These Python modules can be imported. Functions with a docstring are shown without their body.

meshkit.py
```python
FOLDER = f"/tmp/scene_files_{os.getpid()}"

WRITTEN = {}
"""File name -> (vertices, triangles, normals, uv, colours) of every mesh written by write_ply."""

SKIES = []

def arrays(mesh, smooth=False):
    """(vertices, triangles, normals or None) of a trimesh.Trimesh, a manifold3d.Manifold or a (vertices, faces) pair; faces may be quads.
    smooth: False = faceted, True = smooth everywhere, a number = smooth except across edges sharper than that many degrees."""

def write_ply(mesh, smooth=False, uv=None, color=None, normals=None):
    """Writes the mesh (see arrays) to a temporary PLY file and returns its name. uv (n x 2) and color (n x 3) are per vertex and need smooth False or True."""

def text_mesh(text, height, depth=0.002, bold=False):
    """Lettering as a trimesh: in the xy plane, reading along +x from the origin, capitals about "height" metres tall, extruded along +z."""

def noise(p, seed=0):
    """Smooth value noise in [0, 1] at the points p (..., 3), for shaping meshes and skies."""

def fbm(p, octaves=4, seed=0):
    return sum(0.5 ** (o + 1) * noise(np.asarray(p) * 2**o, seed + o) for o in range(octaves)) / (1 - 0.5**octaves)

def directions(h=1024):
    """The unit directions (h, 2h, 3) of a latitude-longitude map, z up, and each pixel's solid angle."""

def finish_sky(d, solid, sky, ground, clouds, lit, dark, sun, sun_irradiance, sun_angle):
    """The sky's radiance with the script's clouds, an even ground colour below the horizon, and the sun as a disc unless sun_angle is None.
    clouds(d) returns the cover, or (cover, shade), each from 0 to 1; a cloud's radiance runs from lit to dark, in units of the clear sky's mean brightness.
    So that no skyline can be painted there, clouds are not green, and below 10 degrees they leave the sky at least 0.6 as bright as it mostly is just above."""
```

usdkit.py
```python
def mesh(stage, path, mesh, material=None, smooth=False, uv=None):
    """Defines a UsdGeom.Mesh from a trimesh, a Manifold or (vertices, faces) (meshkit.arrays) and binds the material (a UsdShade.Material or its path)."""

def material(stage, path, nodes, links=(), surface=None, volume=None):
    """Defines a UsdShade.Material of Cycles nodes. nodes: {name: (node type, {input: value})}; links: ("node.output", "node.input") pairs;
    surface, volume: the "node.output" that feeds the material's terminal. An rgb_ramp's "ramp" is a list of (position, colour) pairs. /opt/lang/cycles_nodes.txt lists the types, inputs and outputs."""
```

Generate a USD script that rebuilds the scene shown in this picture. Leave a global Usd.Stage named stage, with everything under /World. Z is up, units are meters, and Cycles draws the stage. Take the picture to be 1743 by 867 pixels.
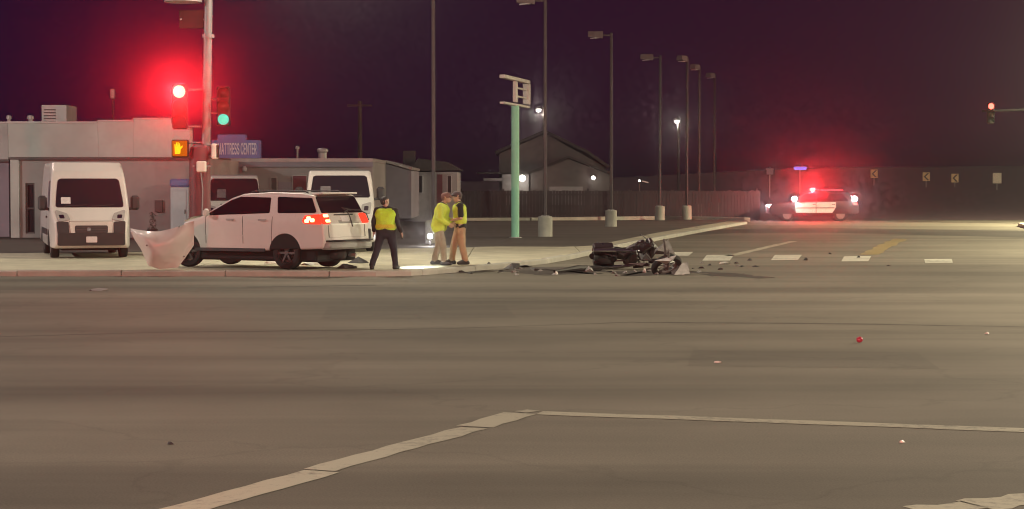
import math, random, numpy as np, trimesh, manifold3d as m3, mapbox_earcut, usdkit, meshkit
from shapely.geometry import Polygon, box as sbox
from shapely import affinity
from pxr import Usd, UsdGeom, UsdLux, UsdShade, Gf, Sdf
stage = Usd.Stage.CreateInMemory()
UsdGeom.SetStageUpAxis(stage, 'Z')
UsdGeom.Xform.Define(stage, '/World'); UsdGeom.Scope.Define(stage, '/World/Looks')
PI = math.pi
# ------------------------------------------------------------------ camera, sky, moon, exposure
CX, CY, FOC, CAMH, HORIZON = 871.5, 433.5, 3300.0, 2.13, 313.0
PITCH = math.atan((CY - HORIZON) / FOC)
cam = UsdGeom.Camera.Define(stage, '/World/camera')
cam.CreateHorizontalApertureAttr(36.0); cam.CreateFocalLengthAttr(36.0 * FOC / 1743.0)
cam.CreateClippingRangeAttr((0.1, 5000)); cam.CreateExposureAttr(0.12)
cam.AddTranslateOp().Set((0, 0, CAMH)); cam.AddRotateXOp().Set(90 - math.degrees(PITCH))
MOON_EL, MOON_ROT = math.radians(48), math.radians(150)
usdkit.material(stage, '/World/Looks/night_sky', {
    'sky': ('sky_texture', {'sky_type': 'single_scattering', 'sun_disc': False, 'sun_elevation': MOON_EL, 'sun_rotation': MOON_ROT}),
    'dim': ('mix_color', {'blend_type': 'multiply', 'fac': 1.0, 'b': (0.003, 0.0010, 0.0016)}),
    'tc': ('geometry', {}), 'sp': ('separate_xyz', {}),
    'mr': ('map_range', {'from_min': -0.35, 'from_max': 0.35, 'to_min': 0.0, 'to_max': 1.0, 'clamp': True}),
    'rmp': ('rgb_ramp', {'ramp': [(0.0, (0.070, 0.004, 0.18)), (0.45, (0.150, 0.022, 0.140)), (1.0, (0.30, 0.050, 0.145))]}),
    'add': ('mix_color', {'blend_type': 'add', 'fac': 1.0, 'use_clamp': False, 'use_clamp_result': False}),
    'bg': ('background_shader', {'strength': 0.1})},
    [('tc.position', 'sp.vector'), ('sp.x', 'mr.value'), ('mr.result', 'rmp.fac'), ('sky.color', 'dim.a'), ('dim.result', 'add.a'), ('rmp.color', 'add.b'), ('add.result', 'bg.color')], surface='bg.background')
dome = UsdLux.DomeLight.Define(stage, '/World/sky')
UsdShade.MaterialBindingAPI.Apply(dome.GetPrim()).Bind(UsdShade.Material.Get(stage, '/World/Looks/night_sky'))
dome.GetPrim().SetCustomDataByKey('kind', 'structure'); dome.GetPrim().SetCustomDataByKey('label', 'dark purple night sky'); dome.GetPrim().SetCustomDataByKey('category', 'sky')
moon = UsdLux.DistantLight.Define(stage, '/World/moon')
moon.CreateIntensityAttr(0.14); moon.CreateAngleAttr(12.0); moon.CreateNormalizeAttr(True); moon.CreateColorAttr(Gf.Vec3f(1, .78, .66))
_d = np.array([math.sin(MOON_ROT) * math.cos(MOON_EL), math.cos(MOON_ROT) * math.cos(MOON_EL), math.sin(MOON_EL)])
moon.AddRotateZOp().Set(math.degrees(math.atan2(_d[1], _d[0])) - 90 + 180); moon.AddRotateXOp().Set(-(90 - math.degrees(MOON_EL)))

# strength of the street lamps (near left, near right, behind, side street, unused, right corner, bend (added), left kerb), thickness and forward scatter of the added haze, red beacon, red signal
LW = [520., 3600., 5500., 7500., 260., 4700., 17000., 4000.]
HAZE, HAZE_G = 0.0018, 0.972
RED, SIG, FLASH = 14500., 640., 430.
BEAM = 260.
# ------------------------------------------------------------------ helpers
_f = np.array([0, math.cos(PITCH), -math.sin(PITCH)]); _u = np.array([0, math.sin(PITCH), math.cos(PITCH)]); _r = np.array([1.0, 0, 0])
def ray(px, py): return _f + (px - CX) / FOC * _r - (py - CY) / FOC * _u
def G(px, py, z=0.0):
    d = ray(px, py); t = (z - CAMH) / d[2]; return np.array([d[0] * t, d[1] * t, z])
def P(px, py, Y):
    d = ray(px, py); t = Y / d[1]; return np.array([d[0] * t, Y, CAMH + d[2] * t])
_names = {}
def numbered(parent, name):
    k = (parent, name); n = _names.get(k, 0); _names[k] = n + 1
    return f'{parent}/{name}' + (f'_{n:03d}' if n else '')
def tagp(o, label=None, cat=None, group=None, kind=None):
    for k, v in (('label', label), ('category', cat), ('group', group), ('kind', kind)):
        if v: o.SetCustomDataByKey(k, v)
    return o
def thing(name, label, cat, loc=(0, 0, 0), rotz=0.0, group=None, kind=None):
    x = UsdGeom.Xform.Define(stage, numbered('/World', name))
    x.AddTranslateOp().Set(tuple(map(float, loc))); x.AddRotateZOp().Set(float(rotz))
    return tagp(x.GetPrim(), label, cat, group, kind)
def obj(name, mesh, mat, parent=None, smooth=35, **kw):
    if isinstance(mesh, MB): mesh = mesh.get()
    p = usdkit.mesh(stage, numbered(str(parent.GetPath()) if parent else '/World', name), mesh, M[mat], smooth=smooth).GetPrim()
    return tagp(p, **kw)
def dup(root, label, loc, rotz=0.0, group=None):
    was = root.GetCustomData()
    nm = root.GetName()
    nm = nm[:-4] if nm[-4:-3] == '_' and nm[-3:].isdigit() else nm
    x = UsdGeom.Xform.Define(stage, numbered('/World', nm)); o = x.GetPrim()
    o.GetReferences().AddInternalReference(root.GetPath()); o.SetInstanceable(True)
    x.ClearXformOpOrder()
    x.AddTranslateOp(opSuffix='place').Set(tuple(map(float, loc))); x.AddRotateZOp(opSuffix='place').Set(float(rotz))
    return tagp(o, label, was['category'], group or was.get('group'))
class MB:
    def __init__(s): s.m = []
    def add(s, m):
        if hasattr(m, 'to_mesh'):
            a = m.to_mesh(); m = trimesh.Trimesh(np.array(a.vert_properties[:, :3], float), np.array(a.tri_verts), process=False)
        s.m.append(m); return s
    def box(s, c, size, rz=0.0, ry=0.0, rx=0.0, b=0.0):
        h = np.array(size, float) / 2
        if b > 0:
            b = min(b, h.min() * .9)
            pts = [[sx * (h[0] - b * (k != 0)), sy * (h[1] - b * (k != 1)), sz * (h[2] - b * (k != 2))] for sx in (-1, 1) for sy in (-1, 1) for sz in (-1, 1) for k in range(3)]
            m = trimesh.convex.convex_hull(np.array(pts))
        else: m = trimesh.creation.box(extents=np.array(size, float))
        T = trimesh.transformations.euler_matrix(rx, ry, rz, 'sxyz'); T[:3, 3] = c
        m.apply_transform(T); return s.add(m)
    def tube(s, pts, r, n=10, cap=True):
        pts = np.array(pts, float); rr = np.full(len(pts), float(r)) if np.ndim(r) == 0 else np.array(r, float)
        V, F = [], []
        t = np.gradient(pts, axis=0) if len(pts) > 2 else np.repeat((pts[-1:] - pts[:1]), 2, 0)
        for i, p in enumerate(pts):
            d = t[i] / np.linalg.norm(t[i]); a = np.array([0, 0, 1.0]) if abs(d[2]) < .9 else np.array([1.0, 0, 0])
            u = np.cross(d, a); u /= np.linalg.norm(u); w = np.cross(d, u)
            for k in range(n): V.append(p + rr[i] * (math.cos(2 * PI * k / n) * u + math.sin(2 * PI * k / n) * w))
        for i in range(len(pts) - 1):
            for k in range(n):
                a, b = i * n + k, i * n + (k + 1) % n
                F += [[a, b, b + n], [a, b + n, a + n]]
        if cap:
            c0 = len(V); V += [pts[0], pts[-1]]; L = (len(pts) - 1) * n
            for k in range(n): F += [[c0, (k + 1) % n, k], [c0 + 1, L + k, L + (k + 1) % n]]
        m = trimesh.Trimesh(np.array(V), np.array(F), process=False); m.invert(); return s.add(m)
    def lathe(s, prof, c=(0, 0, 0), n=24, axis='z'):
        m = trimesh.creation.revolve(np.array(prof, float), sections=n)
        if axis == 'y': m.apply_transform(trimesh.transformations.rotation_matrix(-PI / 2, [1, 0, 0]))
        if axis == 'x': m.apply_transform(trimesh.transformations.rotation_matrix(PI / 2, [0, 1, 0]))
        m.apply_translation(c); return s.add(m)
    def hull(s, pts): return s.add(trimesh.convex.convex_hull(np.array(pts, float)))
    def prism(s, poly, z0, z1):
        poly = Polygon(poly) if not hasattr(poly, 'exterior') else poly
        m = trimesh.creation.extrude_polygon(poly, z1 - z0, engine='earcut'); m.apply_translation([0, 0, z0]); return s.add(m)
    def move(s, T): 
        for m in s.m: m.apply_transform(T)
        return s
    def get(s): return trimesh.util.concatenate(s.m) if len(s.m) > 1 else s.m[0]
def rot(ax, deg): return trimesh.transformations.rotation_matrix(math.radians(deg), ax)
def tr(*v): return trimesh.transformations.translation_matrix(v)
# ------------------------------------------------------------------ materials
M = {}
def mat(name, col, rough=.5, metal=0, var=.12, scale=3.0, bump=0.0, coat=0.0, emit=None, es=0.0, spec=.5, stretch=(1, 1, 1), var2=0.0, scale2=.3):
    n = {'p': ('principled_bsdf', {'roughness': rough, 'metallic': metal, 'coat_weight': coat, 'specular_ior_level': spec, 'base_color': col}), 'tc': ('texture_coordinate', {}), 'mp': ('mapping', {'scale': stretch})}
    l = [('tc.object', 'mp.vector')]
    if emit is not None:
        n['p'][1]['emission_color'] = emit; n['p'][1]['emission_strength'] = es
    if var:
        n['n'] = ('noise_texture', {'scale': scale, 'detail': 5, 'roughness': .6})
        c = np.array(col)
        n['r'] = ('rgb_ramp', {'ramp': [(.3, tuple(c * (1 - var))), (.7, tuple(np.minimum(c * (1 + var), .95)))]})
        l += [('mp.vector', 'n.vector'), ('n.fac', 'r.fac')]
        last = 'r.color'
        if var2:
            n['n2'] = ('noise_texture', {'scale': scale2, 'detail': 3}); n['r2'] = ('rgb_ramp', {'ramp': [(.35, (1 - var2,) * 3), (.65, (1 + var2 * .4,) * 3)]})
            n['mx'] = ('mix_color', {'blend_type': 'multiply', 'fac': 1.0, 'use_clamp': False})
            l += [('mp.vector', 'n2.vector'), ('n2.fac', 'r2.fac'), ('r.color', 'mx.a'), ('r2.color', 'mx.b')]; last = 'mx.result'
        l.append((last, 'p.base_color'))
    if bump:
        n['nb'] = ('noise_texture', {'scale': scale * 8, 'detail': 4}); n['b'] = ('bump', {'strength': bump, 'distance': .01})
        l += [('mp.vector', 'nb.vector'), ('nb.fac', 'b.height'), ('b.normal', 'p.normal')]
    M[name] = usdkit.material(stage, '/World/Looks/' + name, n, l, surface='p.BSDF')
def glow(name, col, s):
    M[name] = usdkit.material(stage, '/World/Looks/' + name, {'e': ('emission', {'color': col, 'strength': s})}, surface='e.emission')
def asphalt(name, col, streak=.22, patch=.2):
    c = np.array(col)
    n = {'g': ('geometry', {}), 'm1': ('mapping', {'scale': (.035, .42, 1)}), 'n1': ('noise_texture', {'scale': 1, 'detail': 4, 'roughness': .55, 'distortion': .3}),
         'r1': ('rgb_ramp', {'ramp': [(.3, (1 - streak,) * 3), (.5, (1, 1, 1)), (.7, (1 + streak * .8,) * 3)]}),
         'n2': ('noise_texture', {'scale': .16, 'detail': 5, 'roughness': .6}), 'r2': ('rgb_ramp', {'ramp': [(.32, tuple(c * (1 - patch))), (.68, tuple(c * (1 + patch * .6)))]}),
         'n3': ('noise_texture', {'scale': 55, 'detail': 3, 'roughness': .7}), 'r3': ('rgb_ramp', {'ramp': [(.3, (.78,) * 3), (.7, (1.22,) * 3)]}),
         'vo': ('voronoi_texture', {'feature': 'distance_to_edge', 'scale': .23}), 'nw': ('noise_texture', {'scale': 1.2, 'detail': 4}), 'wv': ('vector_math', {'math_type': 'multiply_add', 'vector2': (1.6, 1.6, 0)}),
         'rc': ('rgb_ramp', {'ramp': [(0, (.86,) * 3), (.006, (.9,) * 3), (.014, (1, 1, 1))]}),
         'a': ('mix_color', {'blend_type': 'multiply', 'fac': 1.0, 'use_clamp': False}), 'b': ('mix_color', {'blend_type': 'multiply', 'fac': 1.0, 'use_clamp': False}), 'c': ('mix_color', {'blend_type': 'multiply', 'fac': .8, 'use_clamp': False}),
         'bp': ('bump', {'strength': .35, 'distance': .006}), 'p': ('principled_bsdf', {'roughness': .8, 'specular_ior_level': .2})}
    l = [('g.position', 'm1.vector'), ('m1.vector', 'n1.vector'), ('n1.fac', 'r1.fac'), ('g.position', 'n2.vector'), ('n2.fac', 'r2.fac'), ('g.position', 'n3.vector'), ('n3.fac', 'r3.fac'),
         ('g.position', 'nw.vector'), ('nw.color', 'wv.vector1'), ('g.position', 'wv.vector3'), ('wv.vector', 'vo.vector'), ('vo.distance', 'rc.fac'),
         ('r2.color', 'a.a'), ('r1.color', 'a.b'), ('a.result', 'b.a'), ('r3.color', 'b.b'), ('b.result', 'c.a'), ('rc.color', 'c.b'), ('c.result', 'p.base_color'), ('n3.fac', 'bp.height'), ('bp.normal', 'p.normal')]
    M[name] = usdkit.material(stage, '/World/Looks/' + name, n, l, surface='p.BSDF')
asphalt('asphalt', (.19, .170, .135), .36)
asphalt('lot_asphalt', (.13, .112, .098))
asphalt('patch_asphalt', (.170, .152, .122), .3)
asphalt('tar_asphalt', (.115, .102, .085), .2)
asphalt('stain_asphalt', (.085, .072, .064))
mat('gutter_concrete', (.26, .235, .19), .85, var=.2, scale=1.5, bump=.3, var2=.25)
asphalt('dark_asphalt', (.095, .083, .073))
mat('concrete', (.50, .46, .34), .85, var=.16, scale=1.3, bump=.3, var2=.2, scale2=.25)
mat('kerb_concrete', (.43, .41, .36), .85, var=.16, scale=2.0, bump=.3, var2=.18)
def paint_mat(name, col):   # worn thermoplastic paint: asphalt grain shows through
    M[name] = usdkit.material(stage, '/World/Looks/' + name, {'g': ('geometry', {}), 'n': ('noise_texture', {'scale': 9, 'detail': 6, 'roughness': .75}), 'n2': ('noise_texture', {'scale': .9, 'detail': 2}),
        'ad': ('math', {'math_type': 'multiply_add', 'value2': .5}), 'r': ('rgb_ramp', {'ramp': [(.52, (.16, .145, .12)), (.74, col)]}), 'p': ('principled_bsdf', {'roughness': .6})},
        [('g.position', 'n.vector'), ('g.position', 'n2.vector'), ('n2.fac', 'ad.value1'), ('n.fac', 'ad.value3'), ('ad.value', 'r.fac'), ('r.color', 'p.base_color')], surface='p.BSDF')
paint_mat('road_paint', (.44, .41, .31)); paint_mat('yellow_paint', (.29, .22, .09)); paint_mat('fresh_paint', (.62, .60, .50))
mat('grass_dark', (.075, .042, .05), .9, var=.4, scale=2.0, bump=.5)
# ------------------------------------------------------------------ lamps that light the place
def street_lamp(label, base, arm_dir, height=10.0, arm=2.6, watts=1000.0, col=(1, .83, .58), cutoff=False):
    t = thing('street_lamp', label, 'street lamp', base, 0, 'street lamps round the junction')
    d = np.array([math.cos(arm_dir), math.sin(arm_dir), 0]); top = np.array([0, 0, height - .5])
    obj('base', MB().lathe([(0, 0), (.3, 0), (.3, .6), (.27, .65), (0, .65)]), 'kerb_concrete', t)
    obj('pole', MB().tube([(0, 0, .6), (0, 0, height - .4)], [.11, .07], 12), 'galvanised', t)
    obj('arm', MB().tube([top + d * a * arm + np.array([0, 0, .45 * math.sin(a * PI / 2)]) for a in np.linspace(0, 1, 7)], .035, 8), 'galvanised', t)
    e = d * (arm + .3) + np.array([0, 0, height])
    h = MB().lathe([(0, .16), (.10, .15), (.22, .09), (.26, 0), (.24, 0), (.2, .07), (0, .10)], e, 20)
    hd = obj('lamp_head', h, 'galvanised', t)
    obj('lamp_bulb', MB().lathe([(0, -.13), (.1, -.1), (.14, -.02), (.1, .04), (0, .06)], e, 16), 'lamp_glass', t)
    L = (UsdLux.DiskLight if cutoff else UsdLux.SphereLight).Define(stage, str(t.GetPath()) + '/lamp_light'); L.CreateRadiusAttr(.15); L.CreateNormalizeAttr(True)
    L.CreateIntensityAttr(watts); L.CreateColorAttr(Gf.Vec3f(*col)); L.AddTranslateOp().Set(tuple(e + np.array([0, 0, -.32])))
    return t
mat('galvanised', (.36, .34, .33), .45, .6, var=.15, scale=4)
mat('lamp_glass', (.8, .8, .75), .3, emit=(1, .85, .6), es=6.0, var=0)
for lb_, pos_, dir_, k_, col_ in [('street lamp on the near left corner, out of view', (-19, 16), .5, 0, (1, .90, .82)), ('street lamp on the near right corner, out of view', (20.5, 31), PI - .2, 1, (1, .86, .62)),
        ('street lamp behind the viewpoint, out of view', (4, -9), 1.9, 2, (1, .86, .66)), ('street lamp far along the side street, out of view', (38, 96), PI, 3, (1, .9, .55)),
        ('street lamp on the far right corner, out of view', (31.5, 60), PI, 5, (1, .9, .6)), ('added street lamp beyond the right edge lighting the bend boards', (105, 122), PI, 6, (1, .88, .62)), ('street lamp on the far left kerb, out of view', (-36, 46), .1, 7, (1, .93, .82))]:  # the bend lamp is added to brighten the chevron boards
    street_lamp(lb_, (*pos_, 0), dir_, watts=LW[k_], col=col_, cutoff=k_ in (3, 5))
# ------------------------------------------------------------------ ground
def sheet(poly, z): 
    p = Polygon(poly); v, f = trimesh.creation.triangulate_polygon(p, engine='earcut')
    m = trimesh.Trimesh(np.c_[v, np.full(len(v), z)], f, process=False)
    if m.face_normals[:, 2].mean() < 0: m.invert()
    return m
def gp(pts, z): return [tuple(G(x, y, z)[:2]) for x, y in pts]
road = thing('road', 'worn brown grey asphalt junction with faded crossing lines', 'road', kind='structure')
gx, gy = np.linspace(-160, 160, 33), np.linspace(-60, 260, 33)
gv = np.array([[x, y, 0] for y in gy for x in gx]); gf = np.array([[j * 33 + i, j * 33 + i + 1, (j + 1) * 33 + i + 1, (j + 1) * 33 + i] for j in range(32) for i in range(32)])
obj('asphalt', (gv, gf), 'asphalt', road, smooth=False)
def strip(a, b, w, z=.004, seg=.5, rag=.02, seed=0):   # a painted stroke with worn ragged edges
    a, b = np.array(a[:2]), np.array(b[:2]); L = np.linalg.norm(b - a); n = max(2, int(L / seg) + 1); d = (b - a) / L; nn = np.array([-d[1], d[0]]); r = random.Random(seed)
    V = []
    for i in range(n):
        p = a + d * L * i / (n - 1)
        V += [[*(p + nn * (w / 2 + r.uniform(-rag, rag))), z], [*(p - nn * (w / 2 + r.uniform(-rag, rag))), z]]
    F = [[2 * i, 2 * i + 1, 2 * i + 3, 2 * i + 2] for i in range(n - 1)]
    return (np.array(V), np.array(F))
SZ = .004
for k, (p, q, w) in enumerate([((300, 872), (549, 803), .30), ((541, 801), (806, 729), .27), ((808, 727), (886, 704), .33), ((884, 702), (908, 699), .16)]):
    obj('crosswalk_line', strip(G(*p), G(*q), w, SZ, .25, .018, k), 'road_paint', road, smooth=False)
obj('crosswalk_line', strip(G(918, 703.5), G(1800, 735), .27, SZ, .4, .02, 9), 'road_paint', road, smooth=False)
obj('lane_arrow', strip(G(1555, 868), G(1660, 860), .26, SZ, .12, .05, 12), 'road_paint', road, smooth=False)
obj('lane_arrow', strip(G(1655, 860), G(1780, 848), .40, SZ, .12, .06, 13), 'road_paint', road, smooth=False)
for k, (x0, x1, y0, y1, sk) in enumerate([(1140, 1172, 429, 436, 8), (1195, 1242, 434, 444, 8), (1312, 1358, 434, 443, 7), (1432, 1478, 436, 445, 5), (1575, 1622, 441, 448, -2)]):
    obj('crosswalk_bar', sheet(gp([(x0, y1), (x1, y1 - .2), (x1 + sk, y0), (x0 + sk, y0 + .2)], SZ), SZ), 'fresh_paint', road, smooth=False)
obj('lane_line', strip(G(1242, 436), G(1350, 411), .30, SZ, 1, .03, 20), 'road_paint', road, smooth=False)
obj('centre_line', strip(G(1478, 434), G(1532, 407), .55, SZ, 1, .08, 21), 'yellow_paint', road, smooth=False)
obj('seam_line', strip(G(420, 489), G(640, 486), .18, SZ, .5, .05, 22), 'lot_asphalt', road, smooth=False)
obj('repaved_band', sheet(gp([(1120, 404), (1250, 397), (1400, 396), (1800, 406), (1800, 394), (1400, 388), (1290, 389), (1225, 391)], .003), .003), 'dark_asphalt', road, smooth=False)  # dark strip painted in as the shade between two light pools
gut = gp([(-700, 464), (0, 462.2), (250, 462.2), (640, 462.5), (745, 459), (850, 451)], .003); gut2 = gp([(850, 454), (745, 463), (640, 467), (250, 468.5), (0, 470), (-700, 474)], .003)
obj('gutter', sheet(gut + gut2, .003), 'gutter_concrete', road, smooth=False)
def splat(pts, seed, z):
    r = random.Random(seed); P0 = Polygon(gp(pts, z)).buffer(.1); c = np.array(P0.exterior.coords)
    return sheet([(x + r.uniform(-.18, .18), y + r.uniform(-.25, .25)) for x, y in np.array(Polygon(c).segmentize(.4).exterior.coords)[:-1]], z)
for k, pts in enumerate([[(848, 461), (900, 456), (1000, 455), (1035, 459), (1010, 466), (930, 468)], [(1040, 462), (1110, 460), (1175, 463), (1150, 468), (1070, 469)], [(1180, 463), (1250, 466), (1300, 472), (1230, 470)], [(640, 462), (700, 461), (790, 459), (840, 461), (760, 466), (680, 467)]]):
    obj('oil_stain', splat(pts, k, .0022 + .0002 * k), 'stain_asphalt', road, smooth=False)
def wavy(pts, w, z, seed, m, nm):   # a thin wandering strip of tar over an old joint
    r = random.Random(seed); Q = np.array([G(x, y)[:2] for x, y in pts]); d = np.r_[0, np.cumsum(np.linalg.norm(np.diff(Q, axis=0), axis=1))]; n = int(d[-1] / .35) + 2; V = []; o = 0
    for s_ in np.linspace(0, d[-1], n):
        o = .8 * o + r.uniform(-.03, .03); c_ = np.array([np.interp(s_, d, Q[:, 0]), np.interp(s_, d, Q[:, 1]) + o]); ww = w * r.uniform(.5, 1.2) / 2
        V += [[c_[0], c_[1] + ww, z], [c_[0], c_[1] - ww, z]]
    obj(nm, (np.array(V), np.array([[2 * i, 2 * i + 1, 2 * i + 3, 2 * i + 2] for i in range(n - 1)])), m, road, smooth=False)
for k, (pts, w) in enumerate([([(1080, 549), (1400, 551), (1800, 558)], .20), ([(-40, 574), (300, 566), (760, 560), (1080, 549)], .09)]):
    wavy(pts, w, .0018 + .0001 * k, 50 + k, 'tar_asphalt', 'tar_seam')
for k, pts in enumerate([[(560, 522), (860, 520), (880, 541), (545, 544)], [(1180, 596), (1560, 600), (1600, 628), (1170, 623)]]):
    obj('asphalt_patch', sheet(gp(pts, .0012), .0012 + .0002 * k), 'patch_asphalt', road, smooth=False)
def slab(poly, z0, z1): return MB().prism(Polygon(poly), z0, z1)
ZS = .13
front = [(-700, 463), (0, 461), (250, 461), (640, 461.5), (700, 460.4), (745, 457.5), (800, 453.5), (850, 449), (930, 441), (975, 433.5), (1005, 427)]
side = [(1060, 415), (1130, 402), (1210, 388), (1272, 377.5)]
back = [(1238, 377.5), (1120, 396), (1010, 418), (960, 420.5), (850, 420), (640, 424), (300, 429), (0, 431), (-700, 433)]
fr = gp(front + side, ZS); bk = gp(back, ZS)
foot = thing('pavement', 'pale concrete pavement and kerb round the corner', 'pavement', kind='structure')
outer = Polygon(fr + bk).buffer(0)
kerbline = np.array(fr); kd = np.gradient(kerbline, axis=0); kd /= np.linalg.norm(kd, axis=1)[:, None]; kn = np.c_[-kd[:, 1], kd[:, 0]]
inner_line = kerbline + kn * .18
kerb = Polygon(list(map(tuple, kerbline)) + list(map(tuple, inner_line[::-1]))).buffer(0)
cum = np.r_[0, np.cumsum(np.linalg.norm(np.diff(kerbline, axis=0), axis=1))]
def on_kerb(s, off):
    q = np.array([np.interp(s, cum, kerbline[:, 0]), np.interp(s, cum, kerbline[:, 1])]); n = np.array([np.interp(s, cum, kn[:, 0]), np.interp(s, cum, kn[:, 1])]); return q + n / np.linalg.norm(n) * off
s0 = cum[1] - 14; rk = random.Random(8); knots = {float(c_) for c_ in cum}
while s0 < cum[-1] - .1:
    s1 = min(s0 + 2.4, cum[-1]); ss = sorted({s0, s1 - .02} | {c_ for c_ in knots if s0 < c_ < s1 - .02}); dz = rk.uniform(-.008, .008); q_ = MB()
    for u0, u1 in zip(ss, ss[1:]):
        if u1 - u0 < .01: continue
        A, B, C, D = on_kerb(u0, 0), on_kerb(u1, 0), on_kerb(u1, .17), on_kerb(u0, .17); A2, B2 = on_kerb(u0, .03), on_kerb(u1, .03)
        q_.hull([(*A, -.05), (*B, -.05), (*C, -.05), (*D, -.05), (*A, .105 + dz), (*B, .105 + dz), (*A2, .135 + dz), (*B2, .135 + dz), (*C, .135 + dz), (*D, .135 + dz)])
    obj('kerb_stone', q_, 'kerb_concrete', foot, smooth=False); s0 = s1
pav = outer.difference(kerb.buffer(.012))
# paving bays: the slab cut into bays by recessed joints
ang = 0.02; bays = 0
x0, y0_, x1, y1_ = pav.bounds
ys = [y0_ - .1, *np.arange(math.ceil(y0_ / 3) * 3, y1_ + 6, 6.0)]
xs = np.arange(-46, x1 + 3.2, 3.2)
mbs = []
for i in range(len(xs) - 1):
    for j in range(len(ys) - 1):
        c = pav.intersection(sbox(xs[i] + .012, ys[j] + .012, xs[i + 1] - .012, ys[j + 1] - .012))
        for g in getattr(c, 'geoms', [c]):
            if g.geom_type == 'Polygon' and g.area > .25:
                obj('paving_bay', trimesh.creation.extrude_polygon(g, .16, engine='earcut').apply_translation([0, 0, -.035 + .004 * ((i * 7 + j * 3) % 3)]), 'concrete', foot, smooth=False)
lot_back = [(1272, 374.5), (900, 375.5), (600, 377), (-700, 382)]
lotp = Polygon(gp([(1272, 377.5)], ZS) + gp(lot_back, .1) + bk[::-1]).buffer(0)
obj('car_park', trimesh.util.concatenate([trimesh.creation.extrude_polygon(g, .16, engine='earcut').apply_translation([0, 0, -.06]) for g in getattr(lotp, 'geoms', [lotp]) if g.area > 1]), 'lot_asphalt', smooth=False, label='dark asphalt car park behind the pavement', cat='car park', kind='structure')
lk = [G(x, y, .1)[:2] for x, y in [(600, 377), (900, 375.6), (1130, 372.5), (1272, 375.5)]]
kb = MB()
for a, b in zip(lk, lk[1:]): 
    m = (a + b) / 2; kb.box((*m, .14), (np.linalg.norm(b - a), .5, .24), math.atan2(b[1] - a[1], b[0] - a[0]), b=.03)
obj('car_park_kerb', kb, 'kerb_concrete', label='pale kerb along the far edge of the car park', cat='kerb', kind='structure')
obj('median_tip', MB().prism(gp([(1733, 380), (1760, 377), (1850, 378), (1850, 395), (1765, 389)], .15), -.03, .15), 'kerb_concrete', smooth=False, label='pale concrete median tip at the right edge of the side street', cat='median', kind='structure')
# far ground rising into a dark bank
nx, ny = 60, 24
X = np.linspace(-200, 200, nx); Yv = np.r_[np.linspace(113, 180, 12), np.linspace(190, 420, 12)]
tv = []
for y in Yv:
    for x in X:
        h = np.clip((y - 121) / 90, 0, 1) ** 1.1 * (2.2 + 1.6 * np.clip((x - 5) / 30, 0, 1)) + .35 * meshkit.fbm(np.array([x * .05, y * .05, 0]), 3)
        tv.append([x, y, .02 + h * np.clip((y - 114) / 8, 0, 1)])
tf = [[j * nx + i, j * nx + i + 1, (j + 1) * nx + i + 1, (j + 1) * nx + i] for j in range(ny - 1) for i in range(nx - 1)]
obj('grass_bank', (np.array(tv), np.array(tf)), 'grass_dark', smooth=True, label='dark grassy bank rising beyond the side street', cat='bank', kind='structure')
def bank_z(x, y): 
    h = np.clip((y - 121) / 90, 0, 1) ** 1.1 * (2.2 + 1.6 * np.clip((x - 5) / 30, 0, 1)) + .35 * meshkit.fbm(np.array([x * .05, y * .05, 0]), 3)
    return float(.02 + h * np.clip((y - 114) / 8, 0, 1))
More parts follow.
